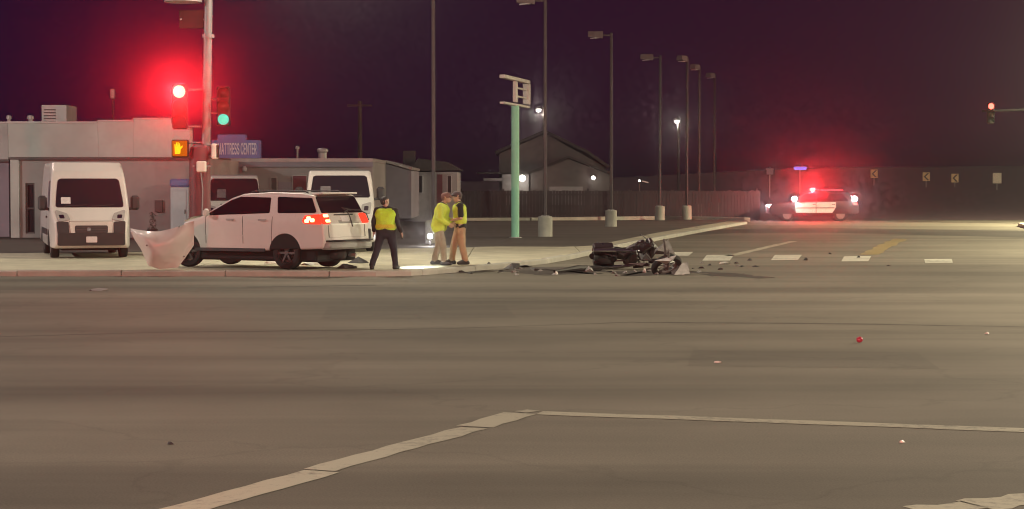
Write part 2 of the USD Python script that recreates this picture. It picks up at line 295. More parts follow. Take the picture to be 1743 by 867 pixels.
# far ground under everything, to the horizon
obj('far_ground', sheet([(-900, 410), (900, 410), (900, 1500), (-900, 1500)], .3), 'grass_dark', smooth=False, label='dark flat land out to the horizon', cat='land', kind='structure')
# ------------------------------------------------------------------ buildings and far things
mat('white_stucco', (.49, .52, .50), .85, var=.07, scale=1.2, bump=.2, var2=.16, scale2=.35)
mat('beige_stucco', (.33, .30, .30), .85, var=.08, scale=1.5, bump=.2, var2=.16, scale2=.35)
mat('purple_stucco', (.30, .28, .33), .85, var=.06, scale=1.5, var2=.14)
mat('blue_sign', (.17, .20, .50), .5, var=.08)
mat('sign_letters', (.80, .80, .88), .5, var=.05)
mat('dark_glass', (.018, .016, .022), .3, var=0, spec=.15)
mat('dark_frame', (.07, .06, .06), .5, var=.1)
mat('grey_metal', (.38, .36, .35), .5, .3, var=.12)
mat('roof_shingle', (.075, .065, .065), .9, var=.25, scale=6, bump=.4)
mat('house_siding', (.17, .15, .15), .8, var=.08)
mat('pale_siding', (.42, .40, .42), .8, var=.06)
mat('maroon_paint', (.17, .035, .05), .6, var=.15)
mat('fence_wood', (.06, .045, .055), .85, var=.2, scale=1.0)
mat('white_panel', (.66, .66, .68), .5, var=.05)
mat('blue_panel', (.16, .18, .40), .5, var=.08)
mat('dark_plant', (.03, .035, .02), .9, var=.3)
mat('pole_wood', (.11, .085, .07), .85, var=.25, scale=3, stretch=(6, 6, .4))
glow('flood_white', (1, .93, .8), 5); glow('lamp_white', (1, .95, .88), 6); glow('lamp_warm', (1, .85, .62), 10)
def frontbox(mb, px0, px1, z0, z1, Y, depth, proud=0.0):   # a box whose front face spans px0..px1 at depth Y
    a, b = P(px0, HORIZON, Y)[0], P(px1, HORIZON, Y)[0]
    return mb.box(((a + b) / 2, Y - proud + (depth + proud) / 2, (z0 + z1) / 2), (b - a, depth + proud, z1 - z0))
def zat(py, Y): return float(P(CX, py, Y)[2])
# left building
YB = 73.0
lb = thing('shop_building', 'low shop building with stepped white parapet behind the leftmost van', 'building')
z268, z271 = zat(268, YB), zat(271, YB)
w = MB(); frontbox(w, -260, 15, 0, z271, YB + 1.2, 12); obj('side_wall', w, 'purple_stucco', lb)
w = MB()
xa, xb = P(19, 0, YB)[0], P(326, 0, YB)[0]
wx0, wx1 = P(40, 0, YB)[0], P(56, 0, YB)[0]; wz0, wz1 = zat(398, YB), zat(312, YB)
w.box(((xa + wx0) / 2, YB + .15, z268 / 2), (wx0 - xa, .3, z268)); w.box(((wx1 + xb) / 2, YB + .15, z268 / 2), (xb - wx1, .3, z268))
w.box(((wx0 + wx1) / 2, YB + .15, wz0 / 2), (wx1 - wx0, .3, wz0)); w.box(((wx0 + wx1) / 2, YB + .15, (z268 + wz1) / 2), (wx1 - wx0, .3, z268 - wz1))
w.box(((xa + xb) / 2, YB + 6.3, z268 / 2), (xb - xa - .004, 12, z268 - .004))
obj('front_wall', w, 'beige_stucco', lb)
w = MB(); frontbox(w, 19.5, 34, .05, z268 - .02, YB, .1, .16); obj('pilaster', w, 'white_stucco', lb)
wi = obj('window', MB().box(((wx0 + wx1) / 2, YB + .22, (wz0 + wz1) / 2), (wx1 - wx0 + .02, .05, wz1 - wz0 + .02)), 'dark_glass', lb)
fr_ = MB()
for xx in (wx0 + .03, wx1 - .03): fr_.box((xx, YB + .14, (wz0 + wz1) / 2), (.06, .1, wz1 - wz0))
for zz in (wz0 + .03, (wz0 + wz1) / 2, wz1 - .03): fr_.box(((wx0 + wx1) / 2, YB + .145, zz), (wx1 - wx0 - .12, .09, .06))
obj('frame', fr_, 'dark_frame', wi)
for (a, b, top) in [(-260, 17.5, 211), (18, 170, 210.5), (170.3, 230, 208), (230.3, 297, 204.5), (297.3, 326, 222)]:
    w = MB(); Yp = YB + (1.2 if b < 18 else 0); frontbox(w, a, b, z268 if b > 18 else z271, zat(top, Yp), Yp, .35, .28); pp = obj('parapet', w, 'white_stucco', lb)
    w = MB(); frontbox(w, a - .4 * (b > 18), b, zat(top, Yp) + .002, zat(top, Yp) + .07, Yp, .37, .33); obj('coping', w, 'grey_metal', pp)
    w = MB(); frontbox(w, a, b, (z268 if b > 18 else z271) - .09, (z268 if b > 18 else z271) - .003, Yp, .2, .2); obj('soffit_trim', w, 'dark_frame', pp)
for (a, b, y0, y1) in [(264, 277, 341, 361)]:
    w = MB(); frontbox(w, a, b, zat(y1, YB), zat(y0, YB), YB, .02, .12); obj('meter_box', w, 'dark_frame', lb)
w = MB(); frontbox(w, -260, 326, z268 - .3, z268 + .1, YB + 1.8, 10.5); obj('flat_roof', w, 'roof_shingle', lb)
w = MB(); Yh = YB + 4; frontbox(w, 72, 114, z268, zat(179, Yh), Yh, 1.8); h = obj('roof_unit', w, 'grey_metal', lb, label='boxy grey cooling unit on the roof')
w = MB()
for k in range(5): frontbox(w, 76, 96, zat(208 - 5 * k, Yh), zat(206 - 5 * k, Yh), Yh, .01, .03)
obj('louvre', w, 'dark_frame', h)
for px_, r_ in [(13, .07), (50, .09)]:
    x_ = P(px_, 0, YB + 2)[0]; obj('roof_vent', MB().tube([(x_, YB + 2, z268), (x_, YB + 2, zat(203, YB + 2))], r_, 8).lathe([(0, 0), (r_ * 1.6, 0), (r_ * 1.4, .12), (0, .16)], (x_, YB + 2, zat(203, YB + 2)), 10), 'grey_metal', lb)
# middle building
YM = 86.0
mbd = thing('store_building', 'low beige store with a blue lettered sign band behind the signal pole', 'building')
zr = zat(276, YM)
w = MB(); frontbox(w, 322, 634, 0, zr, YM, 9); obj('front_wall', w, 'beige_stucco', mbd)
w = MB(); frontbox(w, 321, 635, zr + .002, zr + .16, YM, 9.1, .22); obj('flat_roof', w, 'grey_metal', mbd)
w = MB(); frontbox(w, 321.4, 635, zr - .22, zr - .002, YM, .2, .16); obj('fascia', w, 'purple_stucco', mbd)
sb = obj('sign_band', frontbox(MB(), 362, 442, zat(276, YM) + .17, zat(239, YM), YM, .6, .3), 'blue_sign', mbd)
obj('sign_cap', frontbox(MB(), 372, 418, zat(239, YM) + .002, zat(229.5, YM), YM, .5, .2), 'blue_sign', sb)
lettering = meshkit.text_mesh('MATTRESS CENTER', .42, .03, True); bx = lettering.bounds
xw = P(437, 0, YM)[0] - P(371.5, 0, YM)[0]; sx = xw / (bx[1, 0] - bx[0, 0])
lettering.apply_transform(np.diag([sx, 1.15, 1, 1])); lettering.apply_transform(rot([1, 0, 0], 90)); lettering.apply_translation([P(371.5, 0, YM)[0] - lettering.bounds[0, 0], YM - .31, zat(263, YM)])
obj('sign_lettering', lettering, 'sign_letters', sb, smooth=False)
for a, b, y0, y1, m_ in [(462, 471, 303, 325, 'dark_frame'), (499, 522, 300, 340, 'maroon_paint'), (365, 385, 308, 380, 'dark_glass')]:
    o = obj('door' if m_ == 'maroon_paint' else 'window', frontbox(MB(), a, b, zat(y1, YM), zat(y0, YM), YM, .02, .05), m_, mbd)
    q = MB(); frontbox(q, a - 1.2, a, zat(y1, YM), zat(y0, YM), YM, .02, .08); frontbox(q, b, b + 1.2, zat(y1, YM), zat(y0, YM), YM, .02, .08); frontbox(q, a - 1.2, b + 1.2, zat(y0, YM) + .002, zat(y0, YM) + .05, YM, .02, .08); obj('frame', q, 'grey_metal', o)
obj('window', frontbox(MB(), 474, 498, zat(326, YM), zat(310, YM), YM, .02, .05), 'purple_stucco', mbd)
wl = obj('wall_lamp', MB().lathe([(0, -.18), (.1, -.12), (.12, 0), (.05, .1), (0, .1)], P(416, 287, YM - .2), 12), 'white_panel', mbd)
Yv_ = YM + 3
x_ = P(505, 0, Yv_)[0]; obj('vent_pipe', MB().tube([(x_, Yv_, zr), (x_, Yv_, zat(254, Yv_))], .06, 8).lathe([(0, 0), (.11, 0), (.09, .12), (0, .15)], (x_, Yv_, zat(254, Yv_)), 10), 'grey_metal', mbd)
x_ = P(547, 0, Yv_)[0]; vb = obj('vent_curb', frontbox(MB(), 533, 557, zr, zat(273, Yv_), Yv_, .6), 'grey_metal', mbd)
obj('vent_stack', MB().lathe([(0, 0), (.2, 0), (.2, .35), (.26, .4), (.26, .5), (.2, .55), (0, .58)], (x_, Yv_ + .3, zat(273, Yv_)), 14), 'grey_metal', vb)
# grey gabled shed joined behind the store
YS = 95.0
def gabled(name, pts, Y, depth, m, parent=None, **kw):
    pl = Polygon([(P(x, y, Y)[0], P(x, y, Y)[2]) for x, y in pts]); q = trimesh.creation.extrude_polygon(pl, depth, engine='earcut'); q.apply_transform(rot([1, 0, 0], 90)); q.apply_translation([0, Y + depth, 0])
    return obj(name, q, m, parent, smooth=False, **kw)
def roofline(name, pts, Y, depth, th, over, m, parent):
    q = MB()
    for (x0, y0), (x1, y1) in zip(pts, pts[1:]):
        a, b = P(x0, y0, Y), P(x1, y1, Y); d = b - a; L = np.hypot(d[0], d[2])
        q.box(((a[0] + b[0]) / 2, Y + depth / 2, (a[2] + b[2]) / 2 + th / 2 + .01), (L + .02, depth + 2 * over, th), ry=-math.atan2(d[2], d[0]))
    return obj(name, q, m, parent)
sh = thing('grey_shed', 'plain grey gabled shed between the store and the small pale house', 'shed')
gabled('wall', [(628, 372), (700, 372), (700, 291), (657, 279), (628, 284)], YS, 8, 'purple_stucco', sh)
roofline('roof', [(626, 283.5), (657, 277.5), (701, 290)], YS, 8, .12, .15, 'grey_metal', sh)
# small pale house
YH = 104.0
hs = thing('pale_house', 'small pale house with narrow dark windows beyond the tall bare lamp post', 'house')
obj('wall', frontbox(MB(), 702, 778, 0, zat(293, YH), YH, 7), 'pale_siding', hs)
gabled('roof', [(694, 292), (784, 290), (760, 276), (712, 270)], YH - .3, 7.6, 'roof_shingle', hs)
obj('chimney', frontbox(MB(), 686, 706, zat(292, YH + 3), zat(257, YH + 3), YH + 3, 1), 'roof_shingle', hs)
for a, b in [(712, 719), (762, 768)]:
    o = obj('window', frontbox(MB(), a, b, zat(328, YH), zat(300, YH), YH, .02, .04), 'dark_glass', hs)
    q = MB(); frontbox(q, a - 1.4, a, zat(329, YH), zat(299, YH), YH, .02, .07); frontbox(q, b, b + 1.4, zat(329, YH), zat(299, YH), YH, .02, .07); obj('frame', q, 'white_panel', o)
obj('door', frontbox(MB(), 744, 753, .1, zat(297, YH), YH, .02, .04), 'maroon_paint', hs)
# dark gabled house
YD = 142.0
dh = thing('gabled_house', 'dark house with two gables behind the green sign post', 'house')
gabled('wall', [(850, 350), (1030, 350), (1030, 285), (990, 262), (928, 228), (850, 262)], YD, 10, 'house_siding', dh)
roofline('roof', [(843, 263), (927, 226), (1000, 262), (1036, 287)], YD, 10, .2, .4, 'roof_shingle', dh)
gabled('garage_wall', [(903, 350), (1038, 350), (1038, 297), (968, 271), (903, 297)], YD - 4, 3.9, 'house_siding', dh)
roofline('garage_roof', [(898, 298), (968, 269.5), (1041, 298)], YD - 4, 3.9, .16, .3, 'roof_shingle', dh)
obj('garage_door', frontbox(MB(), 935, 992, .3, zat(318, YD - 4), YD - 4, .02, .05), 'pale_siding', dh)
obj('porch_wall', frontbox(MB(), 855, 900, .2, zat(297, YD - 4), YD - 4, 3.9), 'pale_siding', dh)
obj('porch_roof', frontbox(MB(), 812, 902, zat(296, YD - 4), zat(293.5, YD - 4), YD - 4, 3.9, .3), 'roof_shingle', dh)
obj('porch_gutter', frontbox(MB(), 823, 856, zat(308, YD - 4), zat(303.5, YD - 4), YD - 4, .3), 'pale_siding', dh)
for px_, py_, r_, nm in [(889, 303.5, .24, 'bright white floodlight on the porch wall'), (1010, 303, .15, 'small white lamp on the garage corner')]:
    c = P(px_, py_, YD - 4.35); o = obj('lamp_housing', MB().box(c + np.array([0, .14, .1]), (.3, .22, .2), b=.03), 'dark_frame', dh)
    obj('lamp_bulb', trimesh.creation.icosphere(2, r_).apply_translation(c), 'flood_white', o, label=nm)
    L = UsdLux.SphereLight.Define(stage, str(dh.GetPath()) + f'/flood_light_{int(px_)}'); L.CreateRadiusAttr(.1); L.CreateNormalizeAttr(True); L.CreateIntensityAttr(6 if r_ > .2 else 2); L.CreateColorAttr(Gf.Vec3f(1, .92, .75)); L.AddTranslateOp().Set(tuple(map(float, c + np.array([0, -.32, -.1]))))
# fence along the far edge of the car park: separate boards and posts
fn = thing('board_fence', 'dark board fence along the far side of the car park', 'fence')
YF = 112.5
xL, xR = P(640, 0, YF)[0], P(1296, 0, YF)[0]
nb = 118; bw = (xR - xL) / nb; rnd = random.Random(5)
for k in range(nb): obj('board', MB().box((xL + bw * (k + .5), YF + rnd.uniform(-.01, .01), .02 + .86 + rnd.uniform(-.02, .02)), (bw - .015, .022, 1.68)), 'fence_wood', fn, smooth=False)
for k in range(0, nb + 1, 13): obj('post', MB().box((xL + bw * k, YF + .09, .92), (.1, .1, 1.85)), 'fence_wood', fn, smooth=False)
for z in (.4, 1.5): obj('rail', MB().box(((xL + xR) / 2, YF + .05, z), (xR - xL, .05, .09)), 'fence_wood', fn, smooth=False)
# blue and white booth, dark planter
bo = thing('booth', 'narrow white booth with a blue top beside the shop wall', 'booth', (*P(306, 0, 71.5)[:2], .1))
obj('cabin', MB().box((0, 0, .95), (.68, .6, 1.9), b=.03), 'white_panel', bo)
obj('blue_top', MB().box((0, -.02, 2.06), (.72, .66, .3), b=.06), 'blue_panel', bo)
obj('door', MB().box((0, -.31, .95), (.52, .03, 1.7), b=.01), 'white_panel', bo)
obj('handle', MB().box((.2, -.34, 1.0), (.03, .03, .16)), 'dark_frame', bo)
pl = thing('potted_shrub', 'small dark shrub in a pot by the shop wall right of the leftmost van', 'plant', (*P(257, 0, 71.8)[:2], .1))
obj('pot', MB().lathe([(0, 0), (.14, 0), (.2, .35), (.17, .35), (.16, .3), (0, .3)]), 'dark_frame', pl)
q = MB()
for k in range(160):
    a = rnd.uniform(0, 2 * PI); r_ = rnd.uniform(0, .22); z = rnd.uniform(.32, .95); r_ *= 1 - (z - .3) * .7
    c = np.array([r_ * math.cos(a), r_ * math.sin(a), z]); e = np.array([rnd.uniform(-1, 1) for _ in range(6)]).reshape(2, 3) * .06
    q.add(trimesh.Trimesh([c, c + e[0], c + e[1]], [[0, 1, 2]], process=False))
obj('foliage', q, 'dark_plant', pl, smooth=False)
# ------------------------------------------------------------------ bare lamp posts of the car park
def lamp_post(name, label, px, base_py, Y=None, height=9.15, fix=True, flip=1, rotz=0, short=False):
    loc = G(px, base_py, .1) if Y is None else np.array([P(px, 0, Y)[0], Y, .1])
    t = thing(name, label, 'lamp post', loc, rotz, 'unlit lamp posts of the car park')
    obj('concrete_base', MB().lathe([(0, 0), (.28, 0), (.28, .74), (.25, .78), (0, .78)], n=28), 'kerb_concrete', t)
    obj('base_plate', MB().box((0, 0, .795), (.32, .32, .03)), 'galvanised', t)
    obj('pole', MB().box((0, 0, (height + .8) / 2 + .005), (.13, .13, height - .8), b=.02), 'post_paint', t)
    obj('arm', MB().box((-.24, 0, height - .12), (.36, .06, .08)), 'post_paint', t)
    h = MB(); h.hull([(-.40, -.19, height - .26), (-.40, .19, height - .26), (-.40, -.19, height + .06), (-.40, .19, height + .06), (-1.1, -.19, height - .2), (-1.1, .19, height - .2), (-1.1, -.15, height + .06), (-1.1, .15, height + .06)])
    f = obj('lamp_head', h, 'fixture_paint', t); obj('lens', MB().box((-.75, 0, height - .25), (.5, .28, .03), ry=-.09), 'white_panel', f)
    return t
mat('post_paint', (.06, .045, .05), .5, .2, var=.15, scale=2); mat('fixture_paint', (.17, .14, .135), .5, .2, var=.12, scale=3)
p0 = lamp_post('lamp_post', 'tall bare lamp post on a concrete base right of the green sign post', 928, 403)
dup(p0, 'dim lamp post second to the right of the green sign post', G(1040, 386, .1))
dup(p0, 'lamp post on the brightest concrete base, third right of the green sign post', G(1123, 375, .1))
dup(p0, 'tall lamp post directly behind the two standing people, its head above the picture', G(738, 414, .1))
for px_, Y, rz, lb_ in [(1170, 110, 62, 'far lamp post whose pale head is left of a twin, above the lit lamp'), (1191, 118, 62, 'far lamp post with pale head just right of its twin'), (1217, 127, 62, 'farthest lamp post, only a faint sliver of its head showing')]:
    dup(p0, lb_, (P(px_, 0, Y)[0], Y, .1), rz)
# small lamp glowing at the foot of the near lamp post
sl = thing('ground_lamp', 'small bright white lamp at the foot of the lamp post behind the two people', 'lamp', G(733, 417, .12))
c = np.array([0, -.36, .27])
obj('bracket', MB().box((0, -.3, .22), (.05, .1, .42)), 'dark_frame', sl)
hh = obj('housing', MB().lathe([(0, 0), (.1, 0), (.12, .12), (.1, .14), (0, .14)], (0, -.46, .3), 16, axis='y'), 'dark_frame', sl)
obj('bulb', trimesh.creation.icosphere(2, .1).apply_translation((0, -.47, .3)), 'lamp_white', sl)
L = UsdLux.SphereLight.Define(stage, str(sl.GetPath()) + '/glow_light'); L.CreateRadiusAttr(.06); L.CreateNormalizeAttr(True); L.CreateIntensityAttr(14); L.AddTranslateOp().Set((0, -.72, .3))
# far lit street lamps
def far_lamp(label, px, py, Y, armx, watts, wood=False):
    x, z = P(px, 0, Y)[0], zat(py, Y); zb = bank_z(x + armx, Y)
    t = thing('far_street_lamp', label, 'street lamp', (x + armx, Y, zb))
    obj('pole', MB().tube([(0, 0, -.3), (0, 0, z - zb + .3)], [.13, .09], 8), 'pole_wood' if wood else 'post_paint', t)
    obj('arm', MB().tube([(0, 0, z - zb + .1), (-armx * .5, 0, z - zb + .3), (-armx, 0, z - zb + .25)], .035, 6), 'galvanised', t)
    hd = obj('lamp_head', MB().lathe([(0, .2), (.12, .18), (.28, .06), (.3, 0), (.26, 0), (.1, .12), (0, .13)], (-armx, 0, z - zb + .05), 14), 'grey_metal', t)
    obj('bulb', trimesh.creation.icosphere(2, .19).apply_translation((-armx, 0, z - zb)), 'lamp_white', t)
    L = UsdLux.SphereLight.Define(stage, str(t.GetPath()) + '/lamp_light'); L.CreateRadiusAttr(.1); L.CreateNormalizeAttr(True); L.CreateIntensityAttr(watts); L.CreateColorAttr(Gf.Vec3f(1, .92, .8)); L.AddTranslateOp().Set((-armx, 0, z - zb - .32))
far_lamp('lit street lamp on a wooden pole behind the tall lamp post by the gabled house', 917, 187, 150, .42, 26, True)
far_lamp('lit street lamp on a thin pole below the pale lamp heads', 1153, 206.5, 150, .12, 26)
up = thing('utility_pole', 'faint tall wooden utility pole beyond the grey shed', 'pole', (*P(612, 0, 126)[:2], 0))
obj('shaft', MB().tube([(0, 0, 0), (0, 0, zat(172, 126))], [.17, .12], 8), 'pole_wood', up); obj('crossarm', MB().box((0, -.16, zat(180, 126)), (1.6, .09, .11)), 'pole_wood', up)
up = thing('flood_pole', 'thin pole with a small pale lamp head behind the shop roof', 'lamp post', (*P(191, 0, 100)[:2], 0))
obj('shaft', MB().tube([(0, 0, 0), (0, 0, zat(166, 100))], [.06, .04], 8), 'post_paint', up); obj('lamp_head', MB().box((0, -.1, zat(160, 100)), (.24, .2, .5), b=.04), 'grey_metal', up)
fl = thing('yard_lamp', 'tiny white lamp on a short post beyond the board fence', 'lamp', (*P(1089, 0, 118)[:2], bank_z(P(1089, 0, 118)[0], 118)))
zl = zat(308, 118) - bank_z(P(1089, 0, 118)[0], 118)
obj('post', MB().tube([(0, 0, -.2), (0, 0, zl - .05)], .04, 8), 'dark_frame', fl); obj('bulb', trimesh.creation.icosphere(1, .07).apply_translation((0, 0, zl)), 'lamp_white', fl)
obj('reflector', MB().box((.35, 0, zl - .06), (.4, .05, .07), ry=.25), 'white_panel', fl)
# green post with empty sign frame
gs = thing('sign_post', 'pale green post holding an empty white sign frame', 'sign post', G(877, 405, .1), 0)
hp = zat(186, 76.4) - .1
mat('green_paint', (.28, .60, .42), .5, var=.12, scale=1.5, stretch=(1, 1, .3)); mat('frame_white', (.62, .55, .50), .5, var=.08)
obj('post', MB().lathe([(.15, 0), (.15, hp)], n=20).lathe([(0, hp), (.15, hp)], n=20), 'green_paint', gs)
obj('base_flange', MB().lathe([(0, 0), (.24, 0), (.24, .03), (0, .03)], n=20), 'grey_metal', gs)
fyaw = math.atan2(4.1, .95)
fT = trimesh.transformations.euler_matrix(0, 0, fyaw)
Lf, Hf = 4.2, .98
def fbox(c, s): return MB().box(c, s, b=.012).move(fT)
obj('top_beam', fbox((0, 0, hp + Hf), (Lf, .22, .13)), 'frame_white', gs); obj('bottom_beam', fbox((0, 0, hp + .02), (Lf, .2, .08)), 'frame_white', gs)
obj('end_beam', fbox((Lf / 2 - .12, 0, hp + Hf / 2 + .02), (.24, .26, Hf - .2)), 'frame_white', gs)
obj('upright', fbox((0.02, 0, hp + Hf / 2 + .02), (.3, .13, Hf - .2)), 'frame_white', gs)
for z in (.3, .62): obj('cross_bar', fbox((Lf / 4, 0, hp + z * Hf + .06), (Lf / 2 - .4, .08, .06)), 'frame_white', gs)
# chevron boards, plain board, blue lit sign
mat('chevron_yellow', (.85, .68, .36), .5, var=.04, emit=None); mat('chevron_black', (.02, .02, .02), .5, var=0); mat('board_white', (.85, .82, .62), .5, var=.05)
def chevron(label, px, py, Y, w=.62, h=.74):
    x, z = P(px, 0, Y)[0], zat(py, Y); zb = bank_z(x, Y); zz = z - zb
    t = thing('chevron_sign', label, 'road sign', (x, Y, zb), 0, 'bend chevron boards')
    obj('post', MB().box((0, .04, zz / 2), (.06, .06, zz + .6)), 'galvanised', t)
    bd = obj('board', MB().box((0, 0, zz), (w, .02, h), b=.008), 'chevron_yellow', t)
    a = Polygon([(-.22, 0), (.08, .3), (.24, .3), (-.06, 0), (.24, -.3), (.08, -.3)]); q = trimesh.creation.extrude_polygon(a, .006, engine='earcut'); q.apply_transform(rot([1, 0, 0], 90)); q.apply_translation((0, -.0125, zz)); obj('chevron_mark', q, 'chevron_black', bd, smooth=False)
chevron('yellow left chevron board nearest the police car', 1490, 296, 168); chevron('middle yellow left chevron board right of the police car', 1579, 301, 165); chevron('yellow left chevron board next to the plain pale board', 1628, 303.5, 165)
def board_sign(name, label, px, py, Y, w, h, m, shape=None):
    x, z = P(px, 0, Y)[0], zat(py, Y); zb = bank_z(x, Y); zz = z - zb
    t = thing(name, label, 'sign', (x, Y, zb)); obj('post', MB().box((0, .05, zz / 2), (.07, .06, zz + .6)), 'galvanised', t)
    if shape == 'pill':
        q = trimesh.creation.extrude_polygon(Polygon([(-w / 2 + h / 2, 0), (w / 2 - h / 2, 0.001), (w / 2 - h / 2, -.001)]).buffer(h / 2), .12, engine='earcut'); q.apply_transform(rot([1, 0, 0], 90)); q.apply_translation((0, .02, zz)); obj('lit_panel', q, m, t)
    else: obj('board', MB().box((0, 0, zz), (w, .03, h), b=.01), m, t); obj('frame', MB().box((0, .022, zz), (w + .08, .014, h + .08)), 'dark_frame', t)
    return t
board_sign('plain_sign', 'plain pale rectangular board at the far right of the bend', 1700, 303.5, 160, .72, .86, 'board_white')
glow('blue_glow', (.10, .22, 1.0), 1.1)
board_sign('lit_sign', 'pill shaped blue lit sign above the police car', 1363.5, 287, 150, .98, .24, 'blue_glow', 'pill')
ws = board_sign('small_sign', 'small pale sign with a slanted tab left of the blue lit sign', 1312, 292, 150, .46, .42, 'purple_stucco')
# ------------------------------------------------------------------ vehicles
mat('car_white', (.61, .58, .55), .35, var=.03, scale=1.0, coat=.6)
mat('car_black', (.02, .019, .022), .3, var=.1, coat=.5)
mat('car_grey', (.30, .30, .29), .45, var=.1)
mat('car_plastic', (.028, .025, .03), .6, var=.2, scale=6)
mat('window_black', (.012, .008, .014), .04, var=0, spec=.35)
mat('screen_glass', (.02, .016, .024), .25, var=0, spec=.06)
mat('tyre', (.018, .017, .017), .85, var=.2, scale=8); mat('rim_alloy', (.13, .12, .12), .45, .4, var=.1)
mat('lamp_clear', (.36, .34, .33), .12, var=.1, scale=9, spec=.8); mat('plate_white', (.68, .64, .66), .5, var=.08, scale=20); mat('paper_white', (.6, .58, .58), .6, var=.15, scale=14)
mat('paper_dim', (.12, .11, .12), .6, var=.2, scale=9)
mat('chrome', (.75, .73, .73), .18, 1.0, var=.05)
mat('tail_red', (.45, .02, .015), .2, var=.05, emit=(1, .05, .02), es=1.2); glow('tail_hot', (1, .28, .10), 9); glow('head_white', (1, .93, .95), 8); glow('red_flash', (1, .035, .03), 30); glow('red_bar', (1, .04, .05), 3.5); glow('head_dim', (1, .85, .88), 10)
mat('liner', (.012, .011, .012), .9, var=0)
def resample(pts, d):
    pts = np.array(pts, float); out = []
    for a, b in zip(pts, np.roll(pts, -1, 0)):
        n = max(1, int(np.ceil(np.linalg.norm(b - a) / d)))
        out += [a + (b - a) * k / n for k in range(n)]
    return np.array(out)
def roundpoly(pts, r):
    return np.array(Polygon(pts).buffer(-r, join_style='round', quad_segs=4).buffer(r, quad_segs=4).simplify(.004).exterior.coords)[:-1]
def extr_rounded(prof, hw, r):   # the outline (x, z) across the width with rounded shoulders, as a closed Manifold
    prof = np.array(prof); 
    if Polygon(prof).exterior.is_ccw is False: prof = prof[::-1]
    e = np.roll(prof, -1, 0) - prof; e /= np.linalg.norm(e, axis=1)[:, None]
    nrm = np.c_[e[:, 1], -e[:, 0]]; vn = nrm + np.roll(nrm, 1, 0); vn /= np.maximum(np.linalg.norm(vn, axis=1)[:, None], .3)
    ang = np.radians([90, 60, 30, 0]); ys = [-(hw - r + r * math.sin(a)) for a in ang] + [hw - r + r * math.sin(a) for a in ang[::-1]]; ins = [r * (1 - math.cos(a)) for a in ang] + [r * (1 - math.cos(a)) for a in ang[::-1]]
    n = len(prof); V = []
    for y, i in zip(ys, ins):
        q = prof - vn * i; V += [(x, y, z) for x, z in q]
    F = []
    for k in range(len(ys) - 1):
        for j in range(n):
            a, b = k * n + j, k * n + (j + 1) % n; F += [[a, b, b + n], [a, b + n, a + n]]
    q = prof - vn * r
    t = np.array(m3.triangulate([q]))
    o = (len(ys) - 1) * n
    F += [[x[0], x[2], x[1]] for x in t] + [[x[0] + o, x[1] + o, x[2] + o] for x in t]
    m = trimesh.Trimesh(np.array(V), np.array(F, int), process=False)
    c = m.triangles_center[-1]; 
    # make orientation outward: volume positive
    if m.volume < 0: m.invert()
    mm = m3.Manifold(m3.Mesh(np.array(m.vertices, np.float32), np.array(m.faces, np.uint32)))
    return mm
def m2t(mm):
    a = mm.to_mesh(); return trimesh.Trimesh(np.array(a.vert_properties[:, :3], float), np.array(a.tri_verts), process=False)
